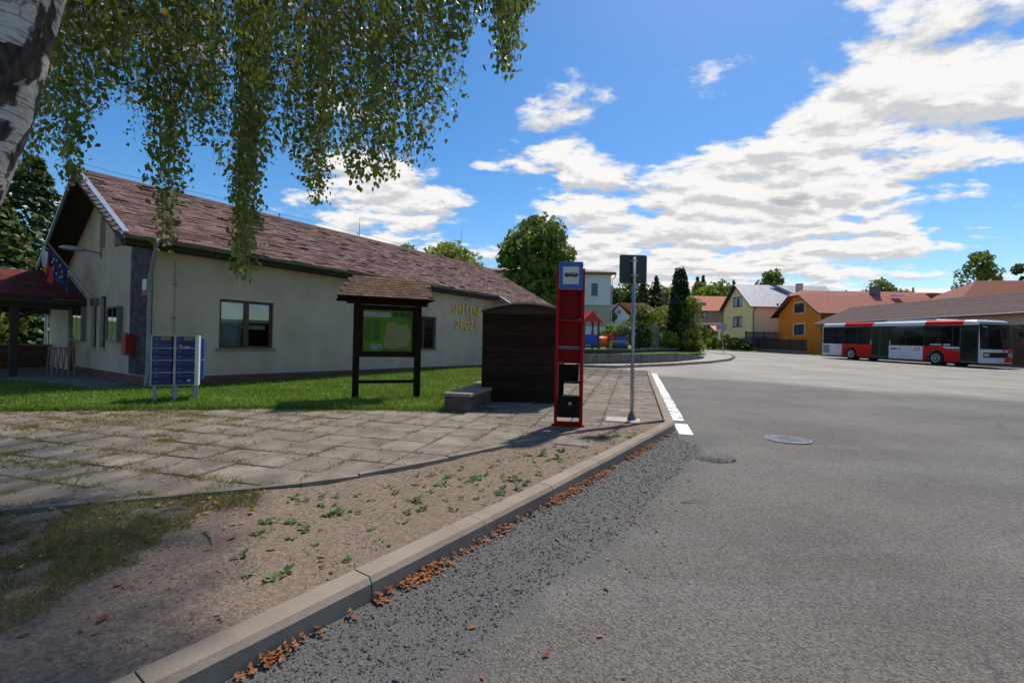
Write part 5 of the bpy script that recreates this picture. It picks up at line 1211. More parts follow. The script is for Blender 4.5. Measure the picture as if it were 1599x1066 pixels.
m = MB(); e = .55; zt_ = zs(425.5); zk = zs(404); m.add([(-17.5, -e, zt_), (e, -e, zt_), (e, 12 + e, zt_), (-17.5, 12 + e, zt_), (-12, 6, zk), (-6.2, 6, zk)], [(0, 1, 5, 4), (1, 2, 5), (2, 3, 4, 5), (3, 0, 4)]); m.build('roof', M('school_roof', (.26, .235, .205), .85, .15, 2), sc_)
B('eave', M('eave_brown', (.22, .11, .08), .7), sc_, (-17.5, e - .003, -e + .003, -.02, zt_ - .28, zt_ - .02)); m = MB(); m.tube([(e, -e, zt_ - .1), (.45, -.3, zt_ - .6), (.12, -.1, zt_ - .9), (.12, -.1, -1)], .06, 7); m.build('downpipe', M('pipe_white', (.5, .5, .52), .5), sc_)
# garage building behind the bus
gd = Vector((.116, -.993, 0)).normalized(); gn = Vector((.993, .116, 0)).normalized(); g0 = Vector((32.7, 48.0, gz(48)))
gr = empty('depot', g0, math.atan2(gd.y, gd.x), 'long low beige depot with brown shingle roof behind the bus', 'building')   # local x along gd, y = left of gd = +gn
GL, GWd, ge_, gr_ = 34, 7.6, 3.35, 5.2
m = MB(); wall_holes(m, (0, 0, 0), (1, 0, 0), 0, GL, -1.5, ge_ + .15, [], .2, (0, 1, 0)); m.face([(0, 0, -1.5), (0, GWd, -1.5), (0, GWd, ge_ + .1), (0, GWd / 2, gr_ - .15), (0, 0, ge_ + .1)]); m.face([(0, GWd, -1.5), (GL, GWd, -1.5), (GL, GWd, ge_ + .1), (0, GWd, ge_ + .1)]); m.build('wall', M('beige_render', (.55, .43, .32), .9, .1, 1, .2, 60), gr)
m = MB(); M_DEP = M('depot_shingle', (.135, .085, .078), .95, .22, 3, .5, 60, island=.1)
for yA_, yB_ in ((-.6, GWd / 2), (GWd + .6, GWd / 2)): tile_roof(m, [Vector((-.5, yB_, gr_)), Vector((GL, yB_, gr_)), Vector((GL, yA_, ge_ - .02)), Vector((-.5, yA_, ge_ - .02))], 24, .02)
gro = m.build('roof', M_DEP, gr); B('fascia', M('depot_fascia', (.20, .17, .15), .6), gro, (-.5, GL, -.62, -.58, ge_ - .22, ge_ - .03), (-.52, -.48, -.6, GWd + .6, ge_ - .2, ge_ - .06))
m = MB(); m.tube([(-.3, -.65, ge_ - .1), (-.05, -.4, ge_ - .45), (-.02, -.08, ge_ - .7), (-.02, -.08, -1)], .055, 8); m.tube([(-.5, -.68, ge_ - .1), (GL, -.68, ge_ - .1)], .07, 8); m.build('gutter', M_GUT, gro)
for x in (8, 14.5, 21): d = B('garage_door', M('garage_brown', (.09, .06, .045), .6, .15), gr, (x, x + 3.2, -.03, .02, -.3, 2.5)); [B('panel_line', M_DK, d, (x, x + 3.2, -.036, -.031, .3 + k * .55, .33 + k * .55)) for k in range(4)]
# tall tiled roof house at the far right
hb = empty('brick_red_roof_house', (49.3, 50, gz(50)), R(-14), 'large house with a rusty red hipped roof behind the depot', 'house')
zE2, zR2 = P(1500, 466, 50).z - gz(50), P(1527, 443, 54).z - gz(50) + .3
B('wall', M('buff_render', (.45, .38, .3), .9), hb, (.5, 22, .5, 9.5, -2, zE2 - .02))
m = MB(); tile_roof(m, [Vector((4.4, 5, zR2)), Vector((22, 5, zR2)), Vector((22.5, 0, zE2)), Vector((0, 0, zE2))], 26, .02); tile_roof(m, [Vector((22, 5, zR2)), Vector((4.4, 5, zR2)), Vector((0, 10, zE2)), Vector((22.5, 10, zE2))], 26, .02); m.face([(4.4, 5, zR2), (0, 0, zE2), (0, 10, zE2)]); m.build('roof', M('rust_tile', (.24, .075, .045), .9, .2, 5, .3, 50), hb)
# fence, meter box, bins, carport, hedge are below
M_FEN = M('fence_dark', (.032, .026, .022), .8, .25, 6)
def fence(name, label, A_, B__, h, base=.35, gap=.14, bw_=.09):
    d = B__ - A_; d.z = 0; n = int(d.length / gap); u = d.normalized(); f = empty(name, (A_.x, A_.y, gz(A_.y)), math.atan2(u.y, u.x), label, 'fence'); L = d.length; dzf = (gz(B__.y) - gz(A_.y)) / L
    sl = MB(); sl.box(0, bw_, -.012, .012, base, h); me = sl.mesh('slat', M_FEN)
    for k in range(n): link('slat', me, f, (k * gap, 0, k * gap * dzf + random.uniform(-.02, .02)))
    for k in range(int(L / 2.4) + 1): x = min(k * 2.4, L - .1); B('post', M('fence_post', (.06, .055, .05), .9, .2), f, (x, x + .12, .02, .14, -.3 + x * dzf, h + .08 + x * dzf))
    m = MB()
    for z in (base + .12, h - .2): m.add([(0, .012, z), (L, .012, z + L * dzf), (L, .05, z + L * dzf), (0, .05, z), (0, .012, z + .07), (L, .012, z + .07 + L * dzf), (L, .05, z + .07 + L * dzf), (0, .05, z + .07)], [(0, 3, 2, 1), (4, 5, 6, 7), (0, 1, 5, 4), (2, 3, 7, 6)])
    m.build('rail', M_FEN, f); m = MB(); m.add([(0, -.06, -.4), (L, -.06, -.4 + L * dzf), (L, .1, -.4 + L * dzf), (0, .1, -.4), (0, -.06, base - .03), (L, -.06, base - .03 + L * dzf), (L, .1, base - .03 + L * dzf), (0, .1, base - .03)], [(0, 3, 2, 1), (4, 5, 6, 7), (0, 1, 5, 4), (2, 3, 7, 6), (0, 4, 7, 3), (1, 2, 6, 5)]); m.build('footing', M('fence_footing', (.15, .135, .12), .9, .2), f)
    return f
fa, fb_ = G(1181, 543.5), G(1272, 552.5); fence('picket_fence', 'dark wooden picket fence on a concrete footing before the orange house', Vector((32.3, 60.0, 0)), Vector((32.0, 49.3, 0)), 1.6, .35)
fence('tall_picket_fence', 'taller dark picket fence between the yellow and orange houses', Vector((33.2, 64.9, 0)), Vector((36.1, 61.5, 0)), 2.6, .5)
fc = G(1207, 547)
mbx2 = empty('meter_cabinet', (fc.x, fc.y, gz(fc.y)), R(-35), 'pale grey meter cabinet standing in front of the picket fence', 'cabinet'); m = MB(); m.bbox(-.5, .5, -.2, .2, .45, 1.85, .03); m.build('body', M('cabinet_grey', (.36, .36, .36), .6, .08), mbx2); B('base', M('cabinet_base', (.25, .25, .25), .8), mbx2, (-.4, .4, -.15, .15, -.2, .45)); B('door_seam', M_DK, mbx2, (-.42, .42, -.206, -.201, 1.1, 1.12), (-.01, .01, -.206, -.201, .55, 1.1))
sheet('grass_verge', [g2(1160, 543), g2(1195, 547), g2(1275, 555), (31.6, 48.6), (33.5, 56), (32.5, 66), (26, 66)], .07, M('verge_grass', (.13, .17, .04), .95, .3, 1.5, spec=.1), skirt=.1)
cpx = P(1104, 505, 78)
cp = empty('carport', (cpx.x, 78, gz(78)), 0, 'white flat carport roof on pillars with a red awning beside the yellow house', 'carport'); zc = cpx.z - gz(78)
B('roof', M('carport_white', (.62, .62, .6), .7), cp, (-2.6, 2.6, 0, 4, zc - .15, zc + .15)); B('pillar', M('carport_white', (.62, .62, .6)), cp, (-2.3, -1.7, .2, .6, -1, zc - .15), (2.1, 2.4, .2, .6, -1, zc - .15)); B('back', M('carport_dark', (.05, .045, .04), .9), cp, (-1.7, 2.1, 3.6, 3.8, -1, zc - .15))
m = MB(); slab_roof(m, [Vector((.3, -.1, zc - .25)), Vector((2.1, -.1, zc - .2)), Vector((1.9, -1.6, zc - 1.25)), Vector((.7, -1.6, zc - 1.25))], .05); m.build('awning', M('awning_red', (.62, .04, .035), .6), cp); B('gate', M('gate_grey', (.45, .46, .48), .6), cp, (.9, 2.9, -1.8, -1.7, 0, zc - 2.0))

# ================================================================== BUS
hd = Vector((.163, -.987, -.0217)).normalized(); lf = Vector((.987, .163, 0)).normalized(); upv = hd.cross(lf).normalized()
bus = empty('city_bus', (0, 0, 0), 0, 'red and silver low-floor city bus parked beside the depot', 'bus')
bc = Vector((27.55, 40.5, 0)) + lf * 1.275; bc.z = gz(40.5)
bus.matrix_world = Matrix(((hd.x, lf.x, upv.x, bc.x), (hd.y, lf.y, upv.y, bc.y), (hd.z, lf.z, upv.z, bc.z), (0, 0, 0, 1)))
M_BS = M('bus_silver', (.60, .61, .62), .42, .05, 1, coat=.12); M_BR = M('bus_red', (.60, .010, .008), .42, .05, 1, spec=.15); M_BG = M('bus_glass', (.006, .007, .008), .05, .2, 2, spec=.45); M_BB = M('bus_black', (.012, .012, .013), .4, .15); M_TYRE = M('tyre', (.018, .018, .018), .85, .2); M_RIM = M('rim_steel', (.40, .41, .43), .35, .1, metal=.6)
YS = 1.275; ZB, ZW, ZT, ZRf = .30, 1.28, 2.74, 3.02
# body shell: cross-section extruded, windows and panels sit on it
def sec_at(w, zt): return [(-.9, ZB), (-.9, 1.14), (-w, 1.16), (-w, zt - .28), (-w + .06, zt - .12), (-w + .2, zt - .02), (0, zt), (w - .2, zt - .02), (w - .06, zt - .12), (w, zt - .28), (w, 1.16), (.9, 1.14), (.9, ZB)]
m = MB(); stations = [(0.0, 1.22, 2.98), (.06, 1.262, 3.06), (11.3, 1.262, 3.08), (11.6, 1.25, 3.05), (11.74, 1.20, 2.96)]
secs = [[(x, p[0], p[1]) for p in sec_at(w, zt)] for x, w, zt in stations]
for s0, s1 in zip(secs[:-1], secs[1:]):
    for k in range(len(s0) - 1): m.face([s0[k], s1[k], s1[k + 1], s0[k + 1]])
m.face(secs[0]); m.face(list(reversed(secs[-1]))); m.build('body', M_BS, bus)
B('underbody', M_BB, bus, (.3, 11.6, -1.1, 1.1, .22, .31))
# side skins on both sides; the photographed side is y = -1.275
def side(name, mat, x0, x1, z0, z1, proud=.012, s=-1, parent=None): return B(name, mat, parent or bus, (x0, x1, *( (-YS - proud + .0, -1.255) if s < 0 else (1.255, YS + proud)), z0, z1))
def arch_panel(name, mat, x0, x1, z0, z1, wx, wr, s, step=None):
    pts_ = [(x0, z0)]; xs_ = [wx - math.sqrt(max(0, wr * wr - (z0 - .48) ** 2))]
    aa0 = math.asin(max(-1, min(1, (z0 - .48) / wr))); n = 14
    for k in range(n + 1): t = math.pi - aa0 - (math.pi - 2 * aa0) * k / n; pts_.append((wx + wr * math.cos(t), .48 + wr * math.sin(t)))
    pts_ += [(x1, z0)] + (step or [(x1, z1)]) + [(x0, z1)]
    m = MB(); ya, yb = (-YS - .012, -1.255) if s < 0 else (1.255, YS + .012); m.extr(pts_, 'y', ya, yb); return m.build(name, mat, bus)
for s in (-1, 1):
    side('rear_panel', M_BS, .05, 2.03, ZB, ZW, .012, s); arch_panel('wheel_panel', M_BR, 2.03, 4.62, ZB, ZW, 2.86, .58, s); side('mid_panel', M_BS, 6.08, 8.53, ZB, ZW - .03, .012, s)
    arch_panel('wheel_panel', M_BR, 8.53, 10.78, ZB, ZW, 9.34, .58, s, [(10.78, 1.02), (10.1, 1.04), (9.8, 1.24), (9.65, ZW)])
    wb_ = side('window_band', M_BG, .12, 10.8, ZW + .012, ZT - .02, .006, s)
    side('red_roof_band', M_BR, 2.2, 4.7, ZT + .0, ZT + .16, .004, s, ); side('red_roof_band', M_BR, 8.6, 10.95, ZT + .0, ZT + .16, .004, s)
    for x in (1.05, 2.15, 3.3, 4.6, 6.15, 7.3, 8.55, 9.5, 10.35): side('window_post', M_BB, x, x + .06, ZW + .02, ZT - .1, .009, s, wb_)
    side('top_rail', M_BB, .12, 11.0, ZT - .14, ZT - .02, .010, s, wb_)
    for x0, x1 in ((.2, 1.02), (1.15, 2.1), (3.4, 4.5), (6.3, 7.2), (7.42, 8.45), (8.75, 9.4)): side('sliding_pane', M('pane_tint', (.014, .017, .018), .08, .4, .8, spec=.4), x0, x1, ZW + .62, ZT - .22, .008, s, wb_)
    for wx in (2.86, 9.34):
        w = empty('w', (0, 0, 0)); bpy.data.objects.remove(w)
        yy = s * 1.12; m = MB(); m.disc((wx, s * .915, .48), .6, 'y', .03, 24); m.build('wheel_well', M_BB, bus)
        m = MB(); m.tube([(wx, s * .96, .48), (wx, s * 1.0, .48), (wx, s * 1.21, .48), (wx, s * 1.24, .48)], [.42, .475, .475, .43], 28); ty = m.build('wheel', M_TYRE, bus, False)
        m = MB(); m.tube([(wx, s * 1.2, .48), (wx, s * 1.252, .48)], [.29, .285], 24); m.build('rim', M_RIM, ty); m = MB(); m.tube([(wx, s * 1.25, .48), (wx, s * 1.262, .48)], [.2, .19], 20); m.build('rim_dish', M_BB, ty); m = MB(); m.tube([(wx, s * 1.255, .48), (wx, s * 1.30, .48)], [.115, .10], 14); m.build('hub', M_RIM, ty)
        m = MB(); [m.tube([(wx + .165 * math.cos(t), s * 1.26, .48 + .165 * math.sin(t)), (wx + .165 * math.cos(t), s * 1.275, .48 + .165 * math.sin(t))], .018, 6) for t in np.linspace(0, 5.65, 10)]; m.build('wheel_nut', M_RIM, ty)
# vents
v = MB(); [v.box(.16, .82, -YS - .016, -YS - .010, .52 + k * .17, .63 + k * .17) for k in range(4)]; v.build('vent', M_BB, bus)
# doors (photographed side)
def door(x0, x1, leaves):
    d = B('door', M('door_frame', (.014, .016, .017), .35), bus, (x0, x1, -YS - .02, -1.25, .33, ZT - .02)); w = (x1 - x0) / leaves
    for k in range(leaves): B('door_glass', M('door_pane', (.012, .018, .018), .06, .3, 1, spec=.35), d, (x0 + k * w + .07, x0 + (k + 1) * w - .07, -YS - .026, -YS - .021, .55, 2.32)); B('door_rail', M('rail_grey', (.10, .11, .115), .4), d, (x0 + k * w + .02, x0 + k * w + .05, -YS - .028, -YS - .021, .4, 2.5))
    B('step', M('step_grey', (.2, .2, .2), .6), d, (x0 + .05, x1 - .05, -YS - .024, -YS - .0205, .335, .37)); return d
door(4.66, 6.04, 2); door(10.8, 11.83, 1)
for x in (4.58, 6.12): B('door_button', M('button_white', (.6, .6, .55), .4), bus, (x, x + .06, -YS - .03, -YS - .012, 1.34, 1.62))
B('lamp', M('amber', (.8, .35, .02), .3), bus, (10.6, 10.68, -YS - .02, -YS - .012, 1.20, 1.26))
# roof equipment
m = MB(); m.add([(5.2, -1.0, 3.0), (9.3, -1.0, 3.0), (9.3, 1.0, 3.0), (5.2, 1.0, 3.0), (5.75, -.92, 3.20), (9.0, -.92, 3.20), (9.0, .92, 3.20), (5.75, .92, 3.20)], [(4, 5, 6, 7), (0, 1, 5, 4), (1, 2, 6, 5), (2, 3, 7, 6), (3, 0, 4, 7)]); m.build('roof_unit', M_BS, bus)
for k, (x0, x1) in enumerate(((2.2, 4.7), (8.6, 10.95))): m = MB(); sA = sec_at(1.267, 3.09); m.add([(x0, p[0], p[1]) for p in sA[3:10]] + [(x1, p[0], p[1]) for p in sA[3:10]], [(i, i + 1, i + 8, i + 7) for i in range(6)]); m.build('red_roof_band', M_BR, bus)
# front: curved windscreen mask, bumper, lights
def front_arc(y): return 11.95 + .16 * (1 - (y / 1.25) ** 2)
def front_piece(name, mat, z0, z1, lean0, lean1, y0=-1.2, y1=1.2, proud=0.0, n=12, parent=None):
    m = MB(); ys = np.linspace(y0, y1, n + 1)
    for a, b in zip(ys[:-1], ys[1:]): m.face([(front_arc(a) + proud - lean0, a, z0), (front_arc(b) + proud - lean0, b, z0), (front_arc(b) + proud - lean1, b, z1), (front_arc(a) + proud - lean1, a, z1)])
    return m.build(name, mat, parent or bus, True)
front_piece('front_mask', M_BS, .30, 1.18, .0, .0, -1.24, 1.24, -.006); front_piece('front_cowl', M_BB, 1.18, 2.9, .0, .16, -1.245, 1.245, -.012); front_piece('front_cap', M_BS, 2.78, 2.98, .13, .3, -1.22, 1.22, .004)
ws = front_piece('windscreen', M_BG, 1.22, 2.42, .005, .10, -1.2, 1.2, .004); front_piece('destination_display', M('display_black', (.012, .012, .014), .15), 2.44, 2.76, .102, .132, -1.12, 1.12, .006)
for s in (-1, 1): m = MB(); m.add([(11.6, s * 1.266, .32), (11.97, s * 1.245, .32), (11.83, s * 1.245, 2.88), (11.6, s * 1.266, 2.88)], [(0, 1, 2, 3)]); m.build('corner_post', M_BS, bus)
B('wiper', M_BB, ws, (12.1, 12.13, -.7, .1, 1.3, 1.33)); front_piece('dash_items', M('dash_mix', (.05, .09, .09), .5, .8, 3, col2=(.18, .2, .16)), 1.30, 1.55, -.012, -.006, -1.0, .9, .004) if False else None
front_piece('grille', M_BB, .66, .98, -.004, -.004, -1.1, 1.1, .006); front_piece('red_corner', M_BR, .36, .64, -.004, -.004, .35, 1.22, .008); front_piece('red_band', M_BR, 1.0, 1.16, -.004, -.004, .2, 1.2, .008)
for s in (-1, 1): hl = front_piece('headlight', M('lamp_glass', (.35, .37, .40), .1, .2), .74, .92, -.006, -.006, min(s * .72, s * 1.14), max(s * .72, s * 1.14), .012, 5)
front_piece('number_plate', M('plate_white', (.55, .56, .56), .5), .44, .56, -.01, -.01, -.1, .42, .014)
for s in (-1, 1): m = MB(); m.tube([(11.98, s * 1.2, 2.62), (12.3, s * 1.30, 2.55), (12.34, s * 1.31, 2.3)], .03, 6); m.box(12.28, 12.38, s * 1.31 - .1, s * 1.31 + .1, 1.98, 2.32); m.build('mirror', M_BB, bus)
M_TW = M('text_white', (.65, .66, .68), .5); M_TR = M('text_red', (.5, .03, .03), .5); M_TB = M('text_blue', (.03, .06, .35), .5)
def btext(t, size, x, z, mat): link('lettering', text_mesh(t, size, .002, mat, 'lettering'), bus, (x, -YS - .0165, z), (math.pi / 2, 0, 0))
btext('pid', .36, 8.12, .98, M_TR); btext('pid', .26, 1.72, 1.02, M('text_grey', (.3, .2, .2), .5))
m = MB(); [m.box(x, x + w_, -YS - .0165, -YS - .0125, z, z + h) for x, w_, z, h in ((6.25, .46, .98, .11), (6.82, .12, .97, .13), (6.35, .12, .62, .05))]; m.build('company_mark', M_TB, bus)
m = MB(); [m.box(x, x + .045, -YS - .0185, -YS - .0155, 1.36, 1.46) for x in [9.0 + .065 * k for k in range(11)] + [9.85 + .06 * k for k in range(7)]]; m.build('window_lettering', M_TW, bus)
m = MB(); [m.box(x, x + .06, -YS - .0185, -YS - .0165, 2.62, 2.67) for x in [6.6 + .085 * k for k in range(22)] + [10.85 + .07 * k for k in range(12)]]; m.build('band_lettering', M('text_dim', (.25, .26, .27), .5), bus)
m = MB(); [m.box(12.12, 12.14, y, y + .07, 1.02, 1.10) for y in (-.52, -.38, -.24, .0, .09, .18, .36, .45, .54)]; m.build('front_lettering', M_TW, bus)

# ================================================================== TREES
def quads_mesh(name, C, A_, B__, mat):
    """leaf diamonds: centre C, half-axes A (length) and B (width)"""
    n = len(C); V = np.stack([C - A_, C + B__ * .9 - A_ * .1, C + A_, C - B__ * .9 - A_ * .1], 1).reshape(-1, 3)
    me = bpy.data.meshes.new(name); me.vertices.add(4 * n); me.vertices.foreach_set('co', V.ravel()); me.loops.add(4 * n); me.loops.foreach_set('vertex_index', np.arange(4 * n, dtype=np.int32))
    me.polygons.add(n); me.polygons.foreach_set('loop_start', np.arange(0, 4 * n, 4, dtype=np.int32)); me.polygons.foreach_set('loop_total', np.full(n, 4, dtype=np.int32)); me.materials.append(mat); me.update(); me.validate(); return me
def rand_dirs(n):
    v = rng.normal(size=(n, 3)); return v / np.linalg.norm(v, axis=1)[:, None]
def leaf_cloud(C, N, size, droop=0.3):
    n = len(C); nn = N + rand_dirs(n) * .9; nn /= np.linalg.norm(nn, axis=1)[:, None]; t = rand_dirs(n); t[:, 2] -= droop; a = t - nn * np.sum(t * nn, 1)[:, None]; a /= np.linalg.norm(a, axis=1)[:, None] + 1e-9
    b = np.cross(nn, a); s = size * rng.uniform(.6, 1.35, n)[:, None]; return a * s, b * s * .62
M_BARK = M('grey_bark', (.10, .08, .065), .95, .3, 5, .6, 30, stretch=(1, 1, .25))
LEAFS = {'mid': leaf_mat('leaf_mid', (.055, .10, .014), (.19, .25, .04), .36, .5), 'bright': leaf_mat('leaf_bright', (.085, .155, .018), (.24, .32, .045), .36, .5), 'dark': leaf_mat('leaf_dark', (.026, .055, .014), (.085, .13, .03), .25, .5), 'yellowish': leaf_mat('leaf_yel', (.10, .15, .015), (.27, .30, .045), .36, .5), 'thuja': leaf_mat('leaf_thuja', (.014, .042, .014), (.05, .095, .026), .15, .8), 'bluish': leaf_mat('leaf_blue', (.03, .055, .035), (.07, .11, .07), .15, .5)}
def broad_tree(name, label, base, height, rx, kind, n=4200, leaf=.26, z0=.25, clumps=46, trunk_r=.22, group=None, ry=None, cat='tree', seed=0, top=1.0):
    rs = np.random.default_rng(seed + 11); base = Vector(base); t = empty(name, base, 0, label, cat, group); ry = ry or rx
    cz = height * (z0 + 1) / 2; hz_ = height * (1 - z0) / 2
    d = rs.normal(size=(clumps, 3)); d /= np.linalg.norm(d, axis=1)[:, None]; r = rs.uniform(.35, .98, clumps) ** .7
    taper = 1 - .38 * top * np.clip(d[:, 2] * r, 0, 1)
    cc = np.stack([d[:, 0] * r * rx * .80 * taper, d[:, 1] * r * ry * .80 * taper, cz + d[:, 2] * r * hz_ * .84], 1); cr = min(rx, hz_) * rs.uniform(.22, .42, clumps)
    k = rs.integers(0, clumps, n); dd = rs.normal(size=(n, 3)); dd /= np.linalg.norm(dd, axis=1)[:, None]; rad = cr[k] * rs.uniform(.45, 1.05, n) ** .6
    C = cc[k] + dd * rad[:, None] * np.array([1, 1, .75]); A_, B__ = leaf_cloud(C, dd, leaf); link('crown', quads_mesh('crown', C, A_, B__, LEAFS[kind]), t)
    m = MB(); m.tube([(0, 0, -.4), (0, 0, height * .2), (.05 * rx, 0, height * .5), (0, .03 * rx, height * .82)], [trunk_r * 1.25, trunk_r, trunk_r * .6, trunk_r * .15], 8)
    for q in range(9):
        c = cc[q * clumps // 9]; st = Vector((0, 0, max(height * .15, min(c[2] * .7, height * .55)))); m.tube([st, st.lerp(Vector(c), .55) + Vector((0, 0, .1 * height * .3)), Vector(c)], [trunk_r * .45, trunk_r * .25, trunk_r * .08], 5, False)
    m.build('trunk', M_BARK, t); return t
def conifer(name, label, base, height, rx, kind, n=3600, leaf=.22, group=None, z0=.08, seed=0, power=1.0, layers=15):
    rs = np.random.default_rng(seed + 5); t = empty(name, base, 0, label, 'tree', group); h = rs.uniform(0, 1, n) ** 1.25; lay = np.floor(h * layers) / layers + rs.uniform(0, .55, n) / layers
    R_ = rx * (1 - lay) ** power * rs.uniform(.25, 1.0, n) ** .6 ; arms = 7; an = (rs.integers(0, arms, n) + np.floor(h * layers) * .37) * 2 * math.pi / arms + rs.normal(0, .26, n)
    C = np.stack([np.cos(an) * R_, np.sin(an) * R_, height * (z0 + (1 - z0) * lay) - R_ * .22 + rs.normal(0, .02 * height, n) * .5], 1); N = np.stack([np.cos(an) * .4, np.sin(an) * .4, np.ones(n)], 1); A_, B__ = leaf_cloud(C, N, leaf, .5)
    link('crown', quads_mesh('crown', C, A_, B__, LEAFS[kind]), t); m = MB(); m.tube([(0, 0, -.4), (0, 0, height * .5), (0, 0, height * .97)], [height * .022, height * .013, .02], 7); m.build('trunk', M_BARK, t); return t
def gp_(px, Y, lift=0.0): p = P(px, 500, Y); return (p.x, Y, gz(Y) + lift)
def hh(px, py, Y): return P(px, py, Y).z - gz(Y)
# tall trees behind the hall and shelter
broad_tree('maple_tree', 'large dense deciduous tree rising behind the shelter and school', gp_(838, 46), hh(838, 326, 46), 4.4, 'mid', 8500, .30, .2, 75, .3, seed=3, ry=4.2)
broad_tree('lime_tree', 'yellow-green rounded tree showing above the hall ridge', gp_(700, 42), hh(697, 360, 42), 3.4, 'yellowish', 3800, .26, .3, 46, .25, seed=9)
broad_tree('ridge_tree', 'sliver of green treetop just above the hall ridge line', gp_(628, 44), hh(628, 374, 44), 2.2, 'bright', 1200, .22, .4, 24, .15, seed=14)
# conifers left of the hall
for px, Y, py, rx, sd_, lab in ((48, 27, 238, 3.8, 1, 'tall dark pine with layered branches behind the porch'), (-10, 24, 300, 3.4, 2, 'broad dark pine standing nearest to the open porch front'), (100, 34, 330, 3.2, 3, 'lower spruce between the pine and the hall gable')):
    conifer('pine_tree', lab, gp_(px, Y), hh(px, py, Y), rx, 'dark', 6500, .21, None, .06, sd_, .75, 14)
for px, Y, py, rx, k, sd_, lab in ((30, 24.5, 470, 2.2, 'mid', 21, 'leafy shrub seen through the open porch'), (85, 27, 455, 2.6, 'bright', 22, 'bright leafy bush behind the porch low wall'), (-25, 21, 450, 2.2, 'mid', 23, 'dark bush beyond the outer end of the porch')):
    broad_tree('shrub', lab, gp_(px, Y), hh(px, py, Y), rx, k, 1800, .2, .0, 30, .06, cat='shrub', seed=sd_)
# woods behind the island
woods = [(925, 84, 470, 5.0, 'mid'), (962, 104, 438, 5.5, 'dark'), (985, 112, 428, 5, 'mid'), (1012, 100, 434, 5.5, 'dark'), (1040, 118, 432, 6, 'bright'), (1064, 110, 440, 5, 'mid'), (1092, 122, 434, 5, 'bright'), (1118, 116, 430, 6.5, 'bright'), (1140, 125, 436, 5, 'mid')]
nmw = ['leafy tree right behind the white school wall', 'dark tree above the white gabled house', 'mid green tree between the white gabled house and the dark spruces', 'dark broad tree behind the traffic sign plate', 'pale green tree between the dark spruces and the thuja', 'mid green tree directly behind the columnar thuja top', 'pale tree between the thuja and the brown house', 'large bright green tree above the orange tile roof of the brown house', 'green tree beside the yellow house gable tip']
for i, (px, Y, py, rx, k) in enumerate(woods): broad_tree('wood_tree', nmw[i], gp_(px, Y), hh(px, py, Y), rx, k, 2600, .5, .1, 36, .3, 'trees of the wood beyond the garden', seed=30 + i)
for i, (px, Y, py, lab) in enumerate(((1003, 96, 434, 'dark spruce with a narrow tip behind the traffic sign pole'), (1024, 99, 430, 'dark spruce between the traffic sign pole and the thuja'), (1088, 128, 431, 'slim bluish spruce top between the thuja and the brown house, the lower one'), (1097, 130, 428, 'tallest slim bluish spruce behind the brown house'), (1145, 132, 437, 'thin spruce tip beside the yellow house gable'))): conifer('spruce_tree', lab, gp_(px, Y), hh(px, py, Y), 3.2, 'dark' if i < 2 else 'bluish', 1900, .42, None, .05, 40 + i, .9, 16)
broad_tree('garden_tree', 'dense rounded tree behind the grey roofed yellow house', gp_(1203, 88), hh(1203, 416, 88), 3.6, 'mid', 3400, .34, .2, 46, .25, seed=51)
broad_tree('orchard_tree', 'broad leafy tree behind the long red tile roof', gp_(1374, 84), hh(1374, 433, 84), 5.4, 'mid', 3600, .4, .15, 50, .3, seed=52, top=.4)
broad_tree('silver_birch', 'loose birch tree above the rusty red roof', gp_(1526, 66), hh(1524, 380, 66), 3.6, 'mid', 2600, .26, .2, 34, .16, seed=53)
broad_tree('low_birch', 'smaller birch between the loose birch and the dark tree', gp_(1560, 68), hh(1560, 415, 68), 2.0, 'mid', 1200, .26, .2, 24, .12, seed=54)
broad_tree('spruce_like_tree', 'dense dark tree above the rusty red roof beside the smaller birch', gp_(1600, 66), hh(1596, 398, 66), 2.4, 'dark', 2600, .26, .1, 30, .2, seed=55)
for i, (px, Y, py, lb_) in enumerate(((1262, 112, 446, 'tiny treetop directly over the hipped end of the orange house'), (1290, 118, 447, 'tiny treetop over the red roof, midway between hipped end and chimney'), (1318, 116, 446, 'tiny treetop over the red roof just before the slate chimney'), (1240, 106, 444, 'tiny treetop over the grey metal roof end of the yellow house'))): broad_tree('distant_tree', lb_, gp_(px, Y), hh(px, py, Y), 2.8, 'mid', 900, .42, .2, 18, .2, 'treetops over the red roof', seed=60 + i)
# far wooded hill
fv = []; 
for i in range(1500):
    x = random.uniform(-330, 560); y = random.uniform(250, 560); fv.append((x, y))
C = []; N_ = []
for x, y in fv:
    h = random.uniform(9, 17); k = 16; zz = gz(y)
    for j in range(k):
        t = (j + random.random()) / k; r_ = (1 - t) * 3.6 + .3; a = random.uniform(0, 6.28); C.append((x + math.cos(a) * r_, y + math.sin(a) * r_, zz + h * (.1 + .9 * t))); N_.append((math.cos(a), math.sin(a), .6))
C = np.array(C); N_ = np.array(N_); A_, B__ = leaf_cloud(C, N_, 1.7, .3)
tag(link('far_woods', quads_mesh('far_woods', C, A_, B__, leaf_mat('far_leaf', (.035, .06, .03), (.075, .115, .045), .15, .05))), 'distant wooded hillside on the horizon', 'woods', kind='stuff')
